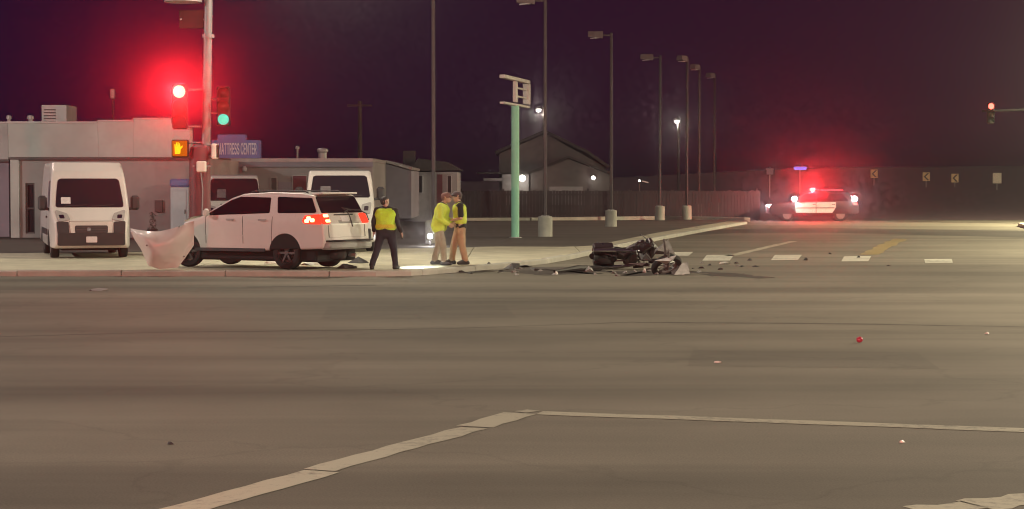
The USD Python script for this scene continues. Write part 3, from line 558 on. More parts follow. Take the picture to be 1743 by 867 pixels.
class Car:
    def __init__(s, prof, hw, r, wheels, R, track, tum=(.95, 1.9, .14), plan=(-2.2, 2.0, .10, .16)):
        s.prof = resample(roundpoly(prof, .10), .12); s.hw = hw; s.tum = tum; s.plan = plan; s.cx = np.mean(s.prof, 0); s.wheels = wheels; s.R = R; s.track = track
        body = extr_rounded(s.prof, hw, r); s.solid = body
        for x in wheels:
            for sg in (-1, 1):
                c = m3.Manifold.cylinder(.36, R * 1.2, R * 1.2, 40).rotate((90, 0, 0)).translate((x, sg * (hw - .14) + .18, R))
                body = body - c
        s.body_m = body.refine_to_length(.16)
    def warp(s, v):
        v = np.array(v, float); z0, z1, k = s.tum; t = np.clip((v[:, 2] - z0) / (z1 - z0), 0, 1.15); g = 1 - k * t ** 1.3
        xr, xf, kr, kf = s.plan
        g = g * (1 - kf * np.clip((v[:, 0] - xf) / .7, 0, 1.2) ** 2) * (1 - kr * np.clip((xr - v[:, 0]) / .7, 0, 1.2) ** 2)
        v[:, 1] *= g; return v
    def w(s, m): m.vertices = s.warp(m.vertices); return m
    def body(s): return s.w(m2t(s.body_m))
    def liners(s):
        out = []
        for x in s.wheels:
            for sg in (-1, 1):
                a = m3.Manifold.cylinder(.37, s.R * 1.2 - .004, s.R * 1.2 - .004, 32) - m3.Manifold.cylinder(.34, s.R * 1.2 - .03, s.R * 1.2 - .03, 32).translate((0, 0, .035 if sg > 0 else -.005))
                a = a.rotate((90, 0, 0)).translate((x, sg * (s.hw - .16) + .18, s.R)) ^ s.solid
                if a.num_tri() > 0: out.append(s.w(m2t(a)))
        return out
    def side(s, poly, sg, th=.014, off=0.0, rr=.04, refine=.16):
        p = Polygon(poly).buffer(-rr).buffer(rr, quad_segs=3) if rr else Polygon(poly)
        m = trimesh.creation.extrude_polygon(p, th, engine='earcut')   # (x, z, t)
        mm = m2t(m3.Manifold(m3.Mesh(np.array(m.vertices, np.float32), np.array(m.faces, np.uint32))).refine_to_length(refine))
        v = np.array(mm.vertices); mm.vertices = np.c_[v[:, 0], (s.hw - .006 + off + v[:, 2]) * sg, v[:, 1]]
        if mm.volume < 0: mm.invert()
        return s.w(mm)
    def end(s, poly, p0, p1, th=.014, off=0.0, rr=.04, refine=.2):   # poly in (y, 0..1 along p0 -> p1 in the outline)
        p0, p1 = np.array(p0, float), np.array(p1, float); d = p1 - p0; L = np.linalg.norm(d); d /= L; n = np.array([d[1], -d[0]])
        if np.dot(n, (p0 + p1) / 2 - s.cx) < 0: n = -n
        p = Polygon([(y, t * L) for y, t in poly]); p = p.buffer(-rr).buffer(rr, quad_segs=3) if rr else p
        m = trimesh.creation.extrude_polygon(p, th + .02, engine='earcut')
        mm = m2t(m3.Manifold(m3.Mesh(np.array(m.vertices, np.float32), np.array(m.faces, np.uint32))).refine_to_length(refine))
        v = np.array(mm.vertices); xz = p0 + v[:, 1:2] * d + (v[:, 2:3] - .02 + off) * n
        mm.vertices = np.c_[xz[:, 0], v[:, 0], xz[:, 1]]
        if mm.volume < 0: mm.invert()
        return s.w(mm)
def rect(y0, y1, t0, t1): return [(y0, t0), (y1, t0), (y1, t1), (y0, t1)]
def add_wheel(t, x, y, R, rim='rim_alloy', wd=.25, spokes=6, steer=0):
    T = tr(x, y, R) @ rot([0, 0, 1], steer); sg = 1 if y > 0 else -1
    w = MB().lathe([(R * .66, -wd / 2 + .01), (R * .9, -wd / 2), (R * .985, -wd / 2 + .03), (R, -wd / 4), (R, wd / 4), (R * .985, wd / 2 - .03), (R * .9, wd / 2), (R * .66, wd / 2 - .01)], n=32, axis='y').move(T)
    tr_ = obj('wheel', w, 'tyre', t)
    q = MB().lathe([(R * .68, wd / 2 - .03), (R * .63, wd / 2 - .01), (R * .60, wd / 2 - .05), (R * .6, -wd / 2 + .02), (R * .68, -wd / 2 + .02)], n=28, axis='y')
    q.lathe([(0, wd / 2 - .03), (R * .14, wd / 2 - .03), (R * .16, wd / 2 - .06), (R * .16, 0), (0, 0)], n=16, axis='y')
    for k in range(spokes):
        a = 2 * PI * k / spokes; q.box((math.cos(a) * R * .38, wd / 2 - .055, math.sin(a) * R * .38), (R * .5, .03, R * .13), ry=-a)
    q.lathe([(0, wd / 2 - .12), (R * .58, wd / 2 - .12), (R * .58, wd / 2 - .14), (0, wd / 2 - .14)], n=20, axis='y')
    if sg < 0: q.move(np.diag([1, -1, 1, 1.0])); [m.invert() for m in q.m]
    obj('rim', q.move(T), rim, tr_)
# ---- wrecked white sport utility
def make_suv():
    x0 = -1.7
    prof = [(-2.84, .52), (-1.0, .45), (1.30, .45), (1.52, .58), (1.56, .95), (1.48, 1.14), (1.30, 1.20), (.98, 1.27), (.0, 1.76), (-.35, 1.86), (-1.2, 1.90), (-2.1, 1.88), (-2.48, 1.82), (-2.72, 1.38), (-2.84, 1.12), (-2.88, .70)]
    c = Car(prof, 1.0, .06, (-1.7, 1.42), .405, .84, tum=(1.15, 1.9, .13), plan=(-2.3, 1.2, .05, .05))
    a = G(487, 459.5, .13); yaw = 150.0; d = np.array([math.cos(math.radians(yaw)), math.sin(math.radians(yaw))]); nl = np.array([-d[1], d[0]])
    o = a[:2] + (d * 1.7 - nl * .95) * .945
    t = thing('wrecked_suv', 'white sport utility car with its front end wrecked against the signal pole', 'car', (*o, .137), yaw)
    UsdGeom.Xformable(t).AddScaleOp().Set(Gf.Vec3f(.945, .945, .945))
    b = obj('body', c.body(), 'car_white', t)
    [obj('wheel_arch', l_, 'liner', t) for l_ in c.liners()]
    for sg in (1, -1):
        obj('side_window', c.side([(.80, 1.31), (-1.22, 1.385), (-1.22, 1.77), (-.28, 1.785), (.0, 1.70)], sg), 'window_black', t)
        obj('quarter_window', c.side([(-1.47, 1.385), (-2.64, 1.40), (-2.46, 1.76), (-1.42, 1.79)], sg), 'window_black', t)
        for xs, nm in ((.75, 0), (-.42, 1), (-1.30, 2)):
            obj('door_gap', c.side([(xs, .62), (xs + .014, .62), (xs + .014 + (.02 if nm < 2 else -.02), 1.3), (xs + (.02 if nm < 2 else -.02), 1.3)], sg, th=.008, rr=0), 'liner', t)
        for xh in (.02, -.98):
            obj('door_handle', c.side([(xh - .14, 1.19), (xh + .08, 1.19), (xh + .08, 1.235), (xh - .14, 1.235)], sg, th=.045, rr=.015), 'car_grey', t)
        obj('rocker_trim', c.side([(-1.1, .43), (1.1, .42), (1.1, .50), (-1.1, .51)], sg, th=.03, rr=.02), 'car_plastic', t)
        obj('roof_rail', c.w(MB().tube([(-2.2, sg * .80, 1.885), (-2.1, sg * .80, 1.925), (-.6, sg * .80, 1.93), (-.45, sg * .80, 1.89)], .018, 8).get()), 'car_plastic', t)
    sl_ = c.side([(-1.3, .82), (1.2, .80), (1.2, .815), (-1.3, .835)], 1, th=.012, rr=0); obj('body_crease', sl_, 'car_white', t)
    # rear face
    r0, r1 = (-2.48, 1.82), (-2.72, 1.38)
    obj('rear_window', c.end(rect(-.92, .92, .06, .98), r0, r1), 'window_black', t)
    obj('roof_spoiler', c.w(MB().box((-2.50, 0, 1.865), (.34, 1.72, .05), ry=.08, b=.02).get()), 'car_white', t)
    e0, e1 = (-2.72, 1.38), (-2.84, 1.12)
    for sg in (1, -1):
        hot = sg > 0
        tl = obj('tail_light', c.end([(sg * .995, .05), (sg * .70, .05), (sg * .72, .98), (sg * .995, .98)][::sg], e0, e1, th=.03), 'tail_red', t)
        obj('tail_light', c.side([(-2.81, 1.12), (-2.30, 1.13), (-2.22, 1.2), (-2.30, 1.33), (-2.73, 1.37)], sg, th=.02), 'tail_red', t)
        if hot:
            for (y0, y1, t0, t1) in ((.73, .93, .12, .38), (.72, .90, .62, .86)): obj('lamp_element', c.end(rect(y0, y1, t0, t1), e0, e1, th=.042, rr=.02), 'tail_hot', tl)
            for (xa_, za) in ((-2.42, 1.265), (-2.53, 1.22), (-2.37, 1.20)): obj('lamp_element', c.side([(xa_ - .07, za - .045), (xa_ + .05, za - .045), (xa_ + .06, za + .045), (xa_ - .06, za + .045)], sg, th=.034, rr=.03), 'tail_hot', tl)
    obj('tailgate_gap', c.end(rect(-.80, .80, .0, .03), (-2.868, .80), (-2.88, .70), th=.008, rr=0), 'liner', t)
    for sg in (1, -1): obj('tailgate_gap', c.end(rect(sg * .80 - .008, sg * .80 + .008, .0, 1), (-2.84, 1.10), (-2.87, .80), th=.008, rr=0), 'liner', t)
    obj('plate_recess', c.end(rect(-.30, .30, .0, .94), (-2.725, 1.33), (-2.838, 1.12), th=.008), 'car_grey', t)
    obj('number_plate', c.end(rect(-.16, .16, .1, .75), (-2.725, 1.33), (-2.838, 1.12), th=.02, rr=.01), 'plate_white', t)
    obj('plate_trim', c.end(rect(-.42, .42, .0, .09), (-2.725, 1.345), (-2.838, 1.135), th=.04, rr=.01), 'car_plastic', t)
    obj('rear_wiper', c.w(MB().tube([(-2.735, -.05, 1.40), (-2.70, -.30, 1.47)], .018, 6).tube([(-2.72, -.62, 1.44), (-2.69, .0, 1.52)], .012, 6).get()), 'car_plastic', t)
    obj('hanging_cable', c.w(MB().tube([(-2.70, -.05, 1.50), (-2.80, -.1, 1.42), (-2.84, -.16, 1.30), (-2.90, -.20, 1.05)], .016, 6).tube([(-2.70, -.3, 1.46), (-2.76, -.75, 1.45), (-2.84, -.93, 1.36), (-2.88, -.96, 1.2)], .016, 6).get()), 'car_plastic', t)
    bp = obj('rear_bumper', c.w(MB().box((-2.86, 0, .60), (.30, 1.94, .20), b=.05).get()), 'car_grey', t)
    obj('bumper_step', c.w(MB().box((-2.90, 0, .715), (.26, 1.9, .035), b=.012).get()), 'car_plastic', bp)
    obj('underbody', MB().box((-.6, 0, .37), (3.9, 1.72, .36), b=.05), 'liner', t)  # underbody, deepened in black to stand in for the shadow beneath
    obj('exhaust', MB().tube([(-1.6, -.5, .34), (-2.75, -.55, .33)], .045, 8), 'grey_metal', t)
    obj('rear_axle', MB().tube([(-1.7, -.8, .38), (-1.7, .8, .38)], .06, 8).lathe([(0, -.15), (.14, -.1), (.14, .1), (0, .15)], (-1.7, 0, .38), 12), 'car_plastic', t)
    obj('spare_wheel', MB().lathe([(.0, -.1), (.3, -.1), (.33, 0), (.3, .1), (0, .1)], (-2.45, 0, .36), 20), 'tyre', t)
    obj('windscreen', c.end(rect(-.90, .90, .05, .93), (.98, 1.27), (.0, 1.76)), 'window_black', t)
    obj('mirror', c.w(MB().box((.70, 1.10, 1.38), (.12, .2, .2), b=.05).tube([(.72, .95, 1.33), (.70, 1.1, 1.36)], .03, 6).get()), 'car_white', t)
    obj('mirror', c.w(MB().box((.70, -1.10, 1.38), (.12, .2, .2), b=.05).tube([(.72, -.95, 1.33), (.70, -1.1, 1.36)], .03, 6).get()), 'car_white', t)
    for x in (-1.7, 1.42):
        for sg in (1, -1): add_wheel(t, x, sg * .845, .405, steer=(0 if x < 0 else 14))
    # buckled hood
    gx_, gy_ = np.linspace(1.0, 1.62, 14), np.linspace(-.82, .82, 12); V = []
    for x in gx_:
        for y in gy_:
            u = (x - 1.0) / .62; V.append([x, y, 1.27 - .12 * u + .05 * math.sin(u * PI) * (1 - .35 * (y / .82) ** 2) + .06 * meshkit.fbm(np.array([x * 2.2, y * 2.2, 0]), 3)])
    Fq = [[i * 12 + j, (i + 1) * 12 + j, (i + 1) * 12 + j + 1, i * 12 + j + 1] for i in range(13) for j in range(11)]
    V = np.array(V); V2 = V - [0, 0, .02]; Fq = np.array(Fq); n_ = len(V)
    obj('buckled_hood', (np.vstack([V, V2]), np.vstack([Fq, Fq[:, ::-1] + n_])), 'car_white', t, label='buckled white hood')
    return t, c
suv, suvcar = make_suv()
# torn off white front cover leaning against the wreck
tq = thing('torn_cover', 'crumpled pale sheet hanging like a sling at the front of the wrecked white car', 'sheet', (*G(285, 459, .13)[:2], 0))
o_ = G(285, 459, .13)
edgeT = [(222, 389), (232, 391), (252, 394), (272, 394), (294, 389), (315, 382), (330, 376.5)]
edgeB = [(223, 397), (229, 408), (240, 425), (252, 452), (272, 459), (303, 456), (330, 418)]
nu, nv_ = 25, 17; V = []
tt = np.linspace(0, 1, 7)
for i in range(nu):
    u = i / (nu - 1); tx = np.interp(u, tt, [p[0] for p in edgeT]); ty = np.interp(u, tt, [p[1] for p in edgeT]); bx_ = np.interp(u, tt, [p[0] for p in edgeB]); by = np.interp(u, tt, [p[1] for p in edgeB])
    for j in range(nv_):
        s_ = j / (nv_ - 1); px_, py_ = tx + (bx_ - tx) * s_, ty + (by - ty) * s_
        bulge = .38 * math.sin(PI * min(1, u * 1.05)) * math.sin(PI * min(1, .15 + .85 * s_)) + .10 * (meshkit.fbm(np.array([u * 4, s_ * 3, 0]), 3) - .5) + .014 * math.sin(u * 19 + 3 * s_)
        V.append(P(px_, py_, o_[1] + .02 - bulge - .35 * (u - .5) * (1 - s_)) - o_ * [1, 1, 0])
V = np.array(V); V[:, 2] = np.maximum(V[:, 2], .142); Fq = np.array([[i * nv_ + j, i * nv_ + j + 1, (i + 1) * nv_ + j + 1, (i + 1) * nv_ + j] for i in range(nu - 1) for j in range(nv_ - 1)])
V2 = V + [0, .018, 0]; n_ = len(V)
rim = [i * nv_ for i in range(nu)]; 
bd = [i * nv_ for i in range(nu)] + [(nu - 1) * nv_ + j for j in range(1, nv_)] + [i * nv_ + nv_ - 1 for i in range(nu - 2, -1, -1)] + [j for j in range(nv_ - 2, 0, -1)]
Fr = np.array([[a, b, b + n_, a + n_] for a, b in zip(bd, bd[1:] + bd[:1])])
obj('sheet', (np.vstack([V, V2]), np.vstack([Fq, Fq[:, ::-1] + n_, Fr[:, ::-1]])), 'car_white', tq, smooth=50)
for a_, b_ in [(250, 418), (313, 437), (305, 386)]:
    obj('clip', trimesh.creation.icosphere(2, .022).apply_translation(P(a_, b_, o_[1] - .32) - o_ * [1, 1, 0]), 'chrome', tq)
# ---- white vans
def make_van(label, pos, yaw, roof=2.6, ws=(1.39, 2.17), hoodz=1.0, hw=1.02, dark_bumper=True, style='cargo', L=5.4):
    zb, zt = ws
    prof = [(-L / 2, .35), (L / 2 - .15, .28), (L / 2, .36), (L / 2 + .02, .70), (L / 2 - .05, hoodz), (L / 2 - .42, zb - .05), (L / 2 - .50, zb), (L / 2 - 1.0, zt + .04), (L / 2 - 1.2, min(zt + .22, roof - .03)), (L / 2 - 1.7, roof), (-L / 2 + .1, roof), (-L / 2 - .02, roof - .3), (-L / 2 - .02, .5)]
    c = Car(prof, hw, .07, (-L / 2 + 1.0, L / 2 - .95), .36, .86, tum=(1.0, roof, .12), plan=(-L / 2 + .5, L / 2 - .75, .03, .11))
    t = thing('white_van', label, 'van', pos, yaw, None)
    obj('body', c.body(), 'car_white', t); [obj('wheel_arch', l_, 'liner', t) for l_ in c.liners()]
    F0, F1 = (L / 2, .36), (L / 2 + .02, .70); H0, H1 = (L / 2 + .02, .70), (L / 2 - .05, hoodz); B0, B1 = (L / 2 - .05, hoodz), (L / 2 - .42, zb - .05); W0, W1 = (L / 2 - .50, zb), (L / 2 - 1.0, zt + .04)
    k = 1.0
    wsn = obj('windscreen', c.end([(-.93, .0), (.93, .0), (.88, .92), (.80, .98), (-.80, .98), (-.88, .92)], W0, W1, rr=.07), 'screen_glass', t)
    if style == 'cargo': obj('sticker', c.end(rect(-.78, -.52, .12, .34), W0, W1, th=.019, rr=.01), 'paper_white', wsn)
    if style != 'cargo':
        obj('dashboard_paper', c.end(rect(-.62, -.30, .12, .5), W0, W1, th=.019, rr=.02), 'paper_dim', wsn)  # dim panel painted in for faint windscreen reflections
    for y0 in (-.70, .05): obj('wiper', c.w(MB().tube([np.array([L / 2 - .49, y0, zb + .035]), np.array([L / 2 - .515, y0 + .62, zb + .07])], .012, 6).get()), 'car_plastic', t)
    for sg in (-1, 1):
        if style == 'cargo':
            hl = [(sg * .96, -.05), (sg * .60, .12), (sg * .66, .62), (sg * .97, .95)]
        else: hl = [(sg * .97, .02), (sg * .66, .08), (sg * .68, .62), (sg * .97, .80)]
        hl_ = obj('headlight', c.end(hl[::sg], B0, B1, th=.025), 'lamp_clear', t)
        obj('reflector', c.end([(sg * .90, .2), (sg * .76, .2), (sg * .76, .5), (sg * .90, .5)][::sg], B0, B1, th=.03, rr=.03), 'chrome', hl_)
        obj('side_window', c.side([(L / 2 - .72, zb + .02), (L / 2 - 1.75, zb - .02), (L / 2 - 1.75, zt - .05), (L / 2 - 1.12, zt - .03)], sg), 'window_black', t)
        obj('door_gap', c.side([(L / 2 - 1.85, .5), (L / 2 - 1.84, .5), (L / 2 - 1.84, roof - .3), (L / 2 - 1.85, roof - .3)], sg, th=.008, rr=0), 'liner', t)
        obj('door_handle', c.side([(L / 2 - 1.8, 1.08), (L / 2 - 1.6, 1.08), (L / 2 - 1.6, 1.13), (L / 2 - 1.8, 1.13)], sg, th=.04, rr=.015), 'car_plastic', t)
        obj('side_trim', c.side([(-1.4, .62), (1.3, .62), (1.3, .78), (-1.4, .78)], sg, th=.03, rr=.03), 'car_plastic', t)
        xm = L / 2 - .80
        obj('mirror', MB().box((xm, sg * (hw + .16), zb + .12), (.14, .24, .40), b=.06).tube([(xm, sg * (hw - .1), zb - .06), (xm, sg * (hw + .14), zb - .02)], .04, 8), 'car_plastic', t)
    if style == 'cargo':
        obj('bumper', c.end(rect(-1.02, 1.02, 0, 1.0), F0, F1, th=.05, rr=.05), 'car_plastic', t)
        gs_ = obj('grille_surround', c.end([(-.62, .0), (.62, .0), (.66, 1), (-.66, 1)], (L / 2 + .02, .60), H1, th=.045, rr=.03), 'car_white', t)
        gr = obj('grille', c.end(rect(-.50, .50, .18, .72), (L / 2 + .02, .60), H1, th=.052, rr=.05), 'car_plastic', gs_)
        for q in range(3): obj('grille_bar', c.end(rect(-.46, .46, .26 + .16 * q, .30 + .16 * q), (L / 2 + .02, .60), H1, th=.060, rr=0), 'dark_frame', gs_)
        obj('badge', c.end(rect(-.14, -.03, .36, .56), (L / 2 + .02, .60), H1, th=.066, rr=.01), 'chrome', gs_)
        for sg in (-1, 1): obj('bumper_corner', c.end([(sg * .68, .0), (sg * 1.02, .0), (sg * 1.02, 1.0), (sg * .68, .96)][::sg], (L / 2 + .02, .66), H1, th=.035, rr=.03), 'car_plastic', t)
        obj('number_plate', c.end(rect(-.17, .17, .25, .72), F0, F1, th=.065, rr=.02), 'plate_white', t)
        obj('hood_gap', c.end(rect(-.64, .64, .0, .025), B0, B1, th=.01, rr=0), 'liner', t)
    else:
        obj('bumper', c.end(rect(-1.02, 1.02, 0, 1.0), F0, F1, th=.07, rr=.05), 'car_plastic', t)
        gr = obj('grille', c.end(rect(-.62, .62, .1, .95), H0, H1, th=.02, rr=.04), 'car_plastic', t)
        for q in range(4): obj('grille_bar', c.end(rect(-.58, .58, .2 + .18 * q, .25 + .18 * q), H0, H1, th=.03, rr=0), 'grey_metal', gr)
        obj('number_plate', c.end(rect(-.17, .17, .25, .72), F0, F1, th=.085, rr=.02), 'plate_white', t)
        obj('hood_vent', c.end(rect(-.5, .5, .80, .86), B0, B1, th=.012, rr=0), 'car_plastic', t)
    obj('underbody', MB().box((-.1, 0, .32), (L - .6, 1.5, .2)), 'liner', t)
    for x in c.wheels:
        for sg in (1, -1): add_wheel(t, x, sg * (hw - .16), .36, 'car_grey', .22)
    return t
def van_pos(px, base_py, L, yaw, z=.12):
    g = G(px, base_py, z); return (g[0] - math.cos(math.radians(yaw)) * L / 2, g[1] - math.sin(math.radians(yaw)) * L / 2, z)
make_van('tall white cargo van with dark bumper and paper in its windscreen, leftmost of the vans', van_pos(156, 441, 5.4, -73.5), -73.5, hw=1.07, ws=(1.37, 2.12))
make_van('white van half hidden behind the signal pole and the wrecked car roof', van_pos(399, 413, 5.2, -82), -82, roof=2.32, ws=(1.42, 2.16), hoodz=.95, hw=.92, style='passenger', L=5.2)
make_van('white passenger van parked behind the rear of the wrecked car', van_pos(580, 430, 5.4, -84), -84, roof=2.42, ws=(1.60, 2.22), hoodz=1.12, hw=1.04, style='passenger')
# ---- black and white police car with red flash
def make_police(label='black police car with white doors and red roof flash facing left across the side street', flash='red_flash', place=None):
    prof = [(-2.48, .42), (2.40, .40), (2.52, .55), (2.50, .88), (2.3, 1.0), (1.25, 1.10), (.55, 1.60), (.15, 1.70), (-1.0, 1.73), (-1.9, 1.64), (-2.38, 1.10), (-2.52, .95), (-2.55, .55)]
    c = Car(prof, .98, .06, (-1.5, 1.5), .38, .83, tum=(1.0, 1.75, .16), plan=(-1.9, 1.8, .08, .16))
    yaw = 178.0
    a, b = G(1340, 378.5), G(1431, 376); mid = (a + b) / 2 
    t = thing('police_car', label, 'car', (mid[0], mid[1] + .95, 0) if place is None else place[:3], yaw if place is None else place[3])
    obj('body', c.body(), 'car_black', t); [obj('wheel_arch', l_, 'liner', t) for l_ in c.liners()]
    for sg in (1, -1):
        obj('front_door', c.side([(1.02, .48), (-.10, .48), (-.10, 1.08), (1.08, 1.06)], sg, th=.02, rr=.03), 'car_white', t, label='white front door')
        obj('rear_door', c.side([(-.13, .48), (-1.02, .48), (-1.22, .80), (-1.22, 1.10), (-.13, 1.08)], sg, th=.02, rr=.03), 'car_white', t, label='white rear door')
        obj('door_crease', c.side([(1.0, .74), (-1.15, .74), (-1.15, .80), (1.0, .78)], sg, th=.028, rr=0), 'car_black', t)
        obj('side_window', c.side([(.98, 1.12), (-.10, 1.14), (-.10, 1.58), (.45, 1.53)], sg), 'window_black', t)
        obj('rear_side_window', c.side([(-.18, 1.14), (-1.95, 1.16), (-1.62, 1.55), (-.18, 1.58)], sg), 'window_black', t)
        obj('mirror', MB().box((.85, sg * 1.08, 1.16), (.12, .2, .16), b=.05), 'car_black', t)
        for xh in (.08, -1.0): obj('door_handle', c.side([(xh, .95), (xh - .18, .95), (xh - .18, .99), (xh, .99)], sg, th=.05, rr=.01), 'car_black', t)
        obj('tail_light', c.side([(-2.50, .92), (-2.2, .95), (-2.2, 1.1), (-2.42, 1.08)], sg, th=.02), 'tail_red', t)
        obj('scene_light', trimesh.creation.icosphere(2, .17).apply_scale([1, .6, 1]).apply_translation((-2.28, sg * .86, 1.28)), 'head_white', t, label='bright white lamp at the rear corner')
    obj('headlight', trimesh.creation.icosphere(2, .15).apply_scale([1.3, 1, .7]).apply_translation((2.36, .66, .86)), 'head_dim', t)
    obj('headlight', trimesh.creation.icosphere(2, .15).apply_scale([1.3, 1, .7]).apply_translation((2.36, -.66, .86)), 'head_dim', t)
    sp = obj('spotlight', MB().lathe([(0, -.10), (.11, -.06), (.13, .08), (0, .08)], (1.12, 1.02, 1.28), 16, axis='y'), 'dark_frame', t)
    obj('spot_lens', trimesh.creation.icosphere(2, .16).apply_scale([1, .5, 1]).apply_translation((1.12, 1.12, 1.28)), 'head_white', sp)
    obj('windscreen', c.end(rect(-.82, .82, .06, .94), (1.25, 1.10), (.55, 1.60)), 'window_black', t); obj('rear_window', c.end(rect(-.78, .78, .1, .9), (-1.9, 1.64), (-2.38, 1.10)), 'window_black', t)
    lb_ = obj('light_bar', MB().box((.05, 0, 1.80), (.30, 1.15, .11), b=.03), 'dark_frame', t)
    obj('red_flash', MB().lathe([(0, -.09), (.14, -.07), (.17, 0), (.14, .07), (0, .09)], (.05, .60, 1.80), 16), flash, lb_, label='red flashing lamp')
    obj('rear_light_bar', MB().box((-1.0, .80, 1.76), (1.25, .05, .06), b=.015), 'red_bar', lb_)
    obj('roof_rail', MB().box((-.9, -.80, 1.78), (1.6, .04, .06), b=.01), 'dark_frame', t)
    obj('push_bar', MB().tube([(2.6, -.35, .45), (2.62, -.35, .95), (2.62, .35, .95), (2.6, .35, .45)], .03, 8), 'dark_frame', t)
    obj('underbody', MB().box((0, 0, .36), (4.4, 1.5, .16)), 'liner', t)
    for x in c.wheels:
        for sg in (1, -1): add_wheel(t, x, sg * .84, .38, 'car_grey')
    return t
pc = make_police()
L = UsdLux.SphereLight.Define(stage, str(pc.GetPath()) + '/flash_light'); L.CreateRadiusAttr(.10); L.CreateNormalizeAttr(True); L.CreateIntensityAttr(FLASH); L.CreateColorAttr(Gf.Vec3f(1, .018, .025)); L.AddTranslateOp().Set((.05, .92, 1.84))
for q_, pp_ in enumerate(((1.12, 1.36, 1.28), (-2.28, 1.16, 1.28), (2.62, .72, .86))):
    L = UsdLux.SphereLight.Define(stage, str(pc.GetPath()) + f'/lamp_glare_{q_}'); L.CreateRadiusAttr(.08); L.CreateNormalizeAttr(True); L.CreateIntensityAttr(16); L.CreateColorAttr(Gf.Vec3f(1, .92, .95)); L.AddTranslateOp().Set(pp_)
glow('red_flash_near', (1, .06, .05), 40)
pc2 = make_police('second police car with its roof flash lit, standing out of view beyond the left edge', 'red_flash_near', (-20, -22, 0, -15))
L = UsdLux.SphereLight.Define(stage, str(pc2.GetPath()) + '/flash_light'); L.CreateRadiusAttr(.12); L.CreateNormalizeAttr(True); L.CreateIntensityAttr(RED); L.CreateColorAttr(Gf.Vec3f(1, .06, .05)); L.AddTranslateOp().Set((.05, .95, 1.86))
# ------------------------------------------------------------------ signal pole with its signals
mat('signal_black', (.012, .011, .012), .7, var=.1, spec=.2); mat('post_steel', (.20, .19, .20), .5, .3, var=.15, scale=3); mat('maroon_steel', (.10, .022, .030), .55, var=.2, scale=2)
glow('signal_red', (1, .06, .03), 22); glow('signal_green', (0, .62, .42), 1.25); glow('hand_orange', (1, .50, .01), 1.6); glow('hand_halo', (1, .26, .0), .42); glow('far_red', (1, .06, .04), 10)
mat('lens_red_off', (.03, .006, .006), .3, var=0); mat('lens_yellow_off', (.03, .02, .006), .3, var=0); mat('lens_green_off', (.006, .02, .015), .3, var=0)
bp_ = G(345, 437, .13); YP = float(bp_[1])
sp_ = thing('signal_pole', 'steel signal pole rising from a thick maroon column behind the wrecked car', 'signal pole', bp_)
def SP(px, py, dy=0.0): return P(px, py, YP + dy) - bp_
zt_ = SP(340, 246)[2]
obj('column', MB().lathe([(.34, 0), (.34, .05), (.30, .3), (.285, zt_ - .25), (.25, zt_ - .08), (.12, zt_), (0, zt_)], SP(341, 437) * [1, 0, 0], 24), 'maroon_steel', sp_)
obj('pole', MB().tube([SP(349, 330), SP(351, 240), SP(353.5, 90), SP(355, 0), SP(357, -150)], [.125, .12, .115, .11, .10], 16), 'post_steel', sp_)
for (x, y, r_, h_) in [(354.3, 62, .17, .10), (352.3, 137, .135, .03), (352, 143, .135, .03), (351.5, 213, .135, .03), (351, 222, .135, .03)]:
    c = SP(x, y); obj('clamp_band', MB().lathe([(r_, -h_ / 2), (r_, h_ / 2), (.1, h_ / 2), (.1, -h_ / 2)], c, 18), 'post_steel', sp_)
obj('arm', MB().tube([SP(357, -130), SP(420, -150, -.6), SP(560, -165, -2.2)], [.07, .055, .04], 8), 'post_steel', sp_)
hd = obj('lamp_head', MB().lathe([(0, .16), (.10, .15), (.22, .09), (.26, 0), (.24, 0), (.2, .07), (0, .10)], SP(566, -163, -2.3), 20), 'post_steel', sp_)
obj('lamp_bulb', MB().lathe([(0, -.06), (.12, -.05), (.18, -.01), (0, .0)], SP(566, -163, -2.3), 16), 'lamp_glass', hd)
L = UsdLux.DiskLight.Define(stage, str(sp_.GetPath()) + '/lamp_light'); L.CreateRadiusAttr(.15); L.CreateNormalizeAttr(True); L.CreateIntensityAttr(LW[4]); L.CreateColorAttr(Gf.Vec3f(1, .93, .70)); L.AddTranslateOp().Set(tuple(map(float, SP(566, -163, -2.3) - np.array([0, 0, .12]))))
cam_ = thing('dome_hood', 'dim round hooded fixture hanging at the very top left of the signal pole', 'fixture', bp_ + SP(312, 4))
obj('hood', MB().lathe([(0, .30), (.25, .28), (.46, .16), (.52, 0), (.48, 0), (.4, .12), (0, .2)], n=24), 'grey_metal', cam_)
obj('hanger', MB().tube([(0, 0, .26), (0, 0, .5), (.6, 0, .55)], .03, 8), 'post_steel', cam_)
br = thing('bracket_plate', 'dark plate with two pale bolts clamped left of the signal pole near the top', 'bracket', bp_ + SP(328, 33))
obj('plate', MB().box((0, 0, 0), (.74, .03, .5), b=.01), 'signal_black', br)
for s_ in (-.31, .31): obj('bolt', trimesh.creation.icosphere(1, .035).apply_translation((s_, -.03, 0)), 'chrome', br)
def lens_mesh(c, r): return MB().lathe([(0, .05), (r * .6, .035), (r, 0), (r, -.02), (0, -.02)], c, 24, axis='y').move(np.eye(4)).get()
def visor(c, r, d=.24):
    mb = MB(); n = 14; V, F = [], []
    for k in range(n + 1):
        a = math.radians(-35 + 250 * k / n)
        for q, (rr, yy) in enumerate(((r, 0), (r * 1.02, -d * (0.55 + .45 * max(0, math.sin(a)))), (r * 1.05 + .008, -d * (0.55 + .45 * max(0, math.sin(a)))), (r + .012, 0))): V.append([c[0] + rr * math.cos(a), c[1] + yy, c[2] + rr * math.sin(a)])
    for k in range(n):
        for q in range(3): a_ = 4 * k + q; F.append([a_, a_ + 1, a_ + 5, a_ + 4])
    return (np.array(V), np.array(F))
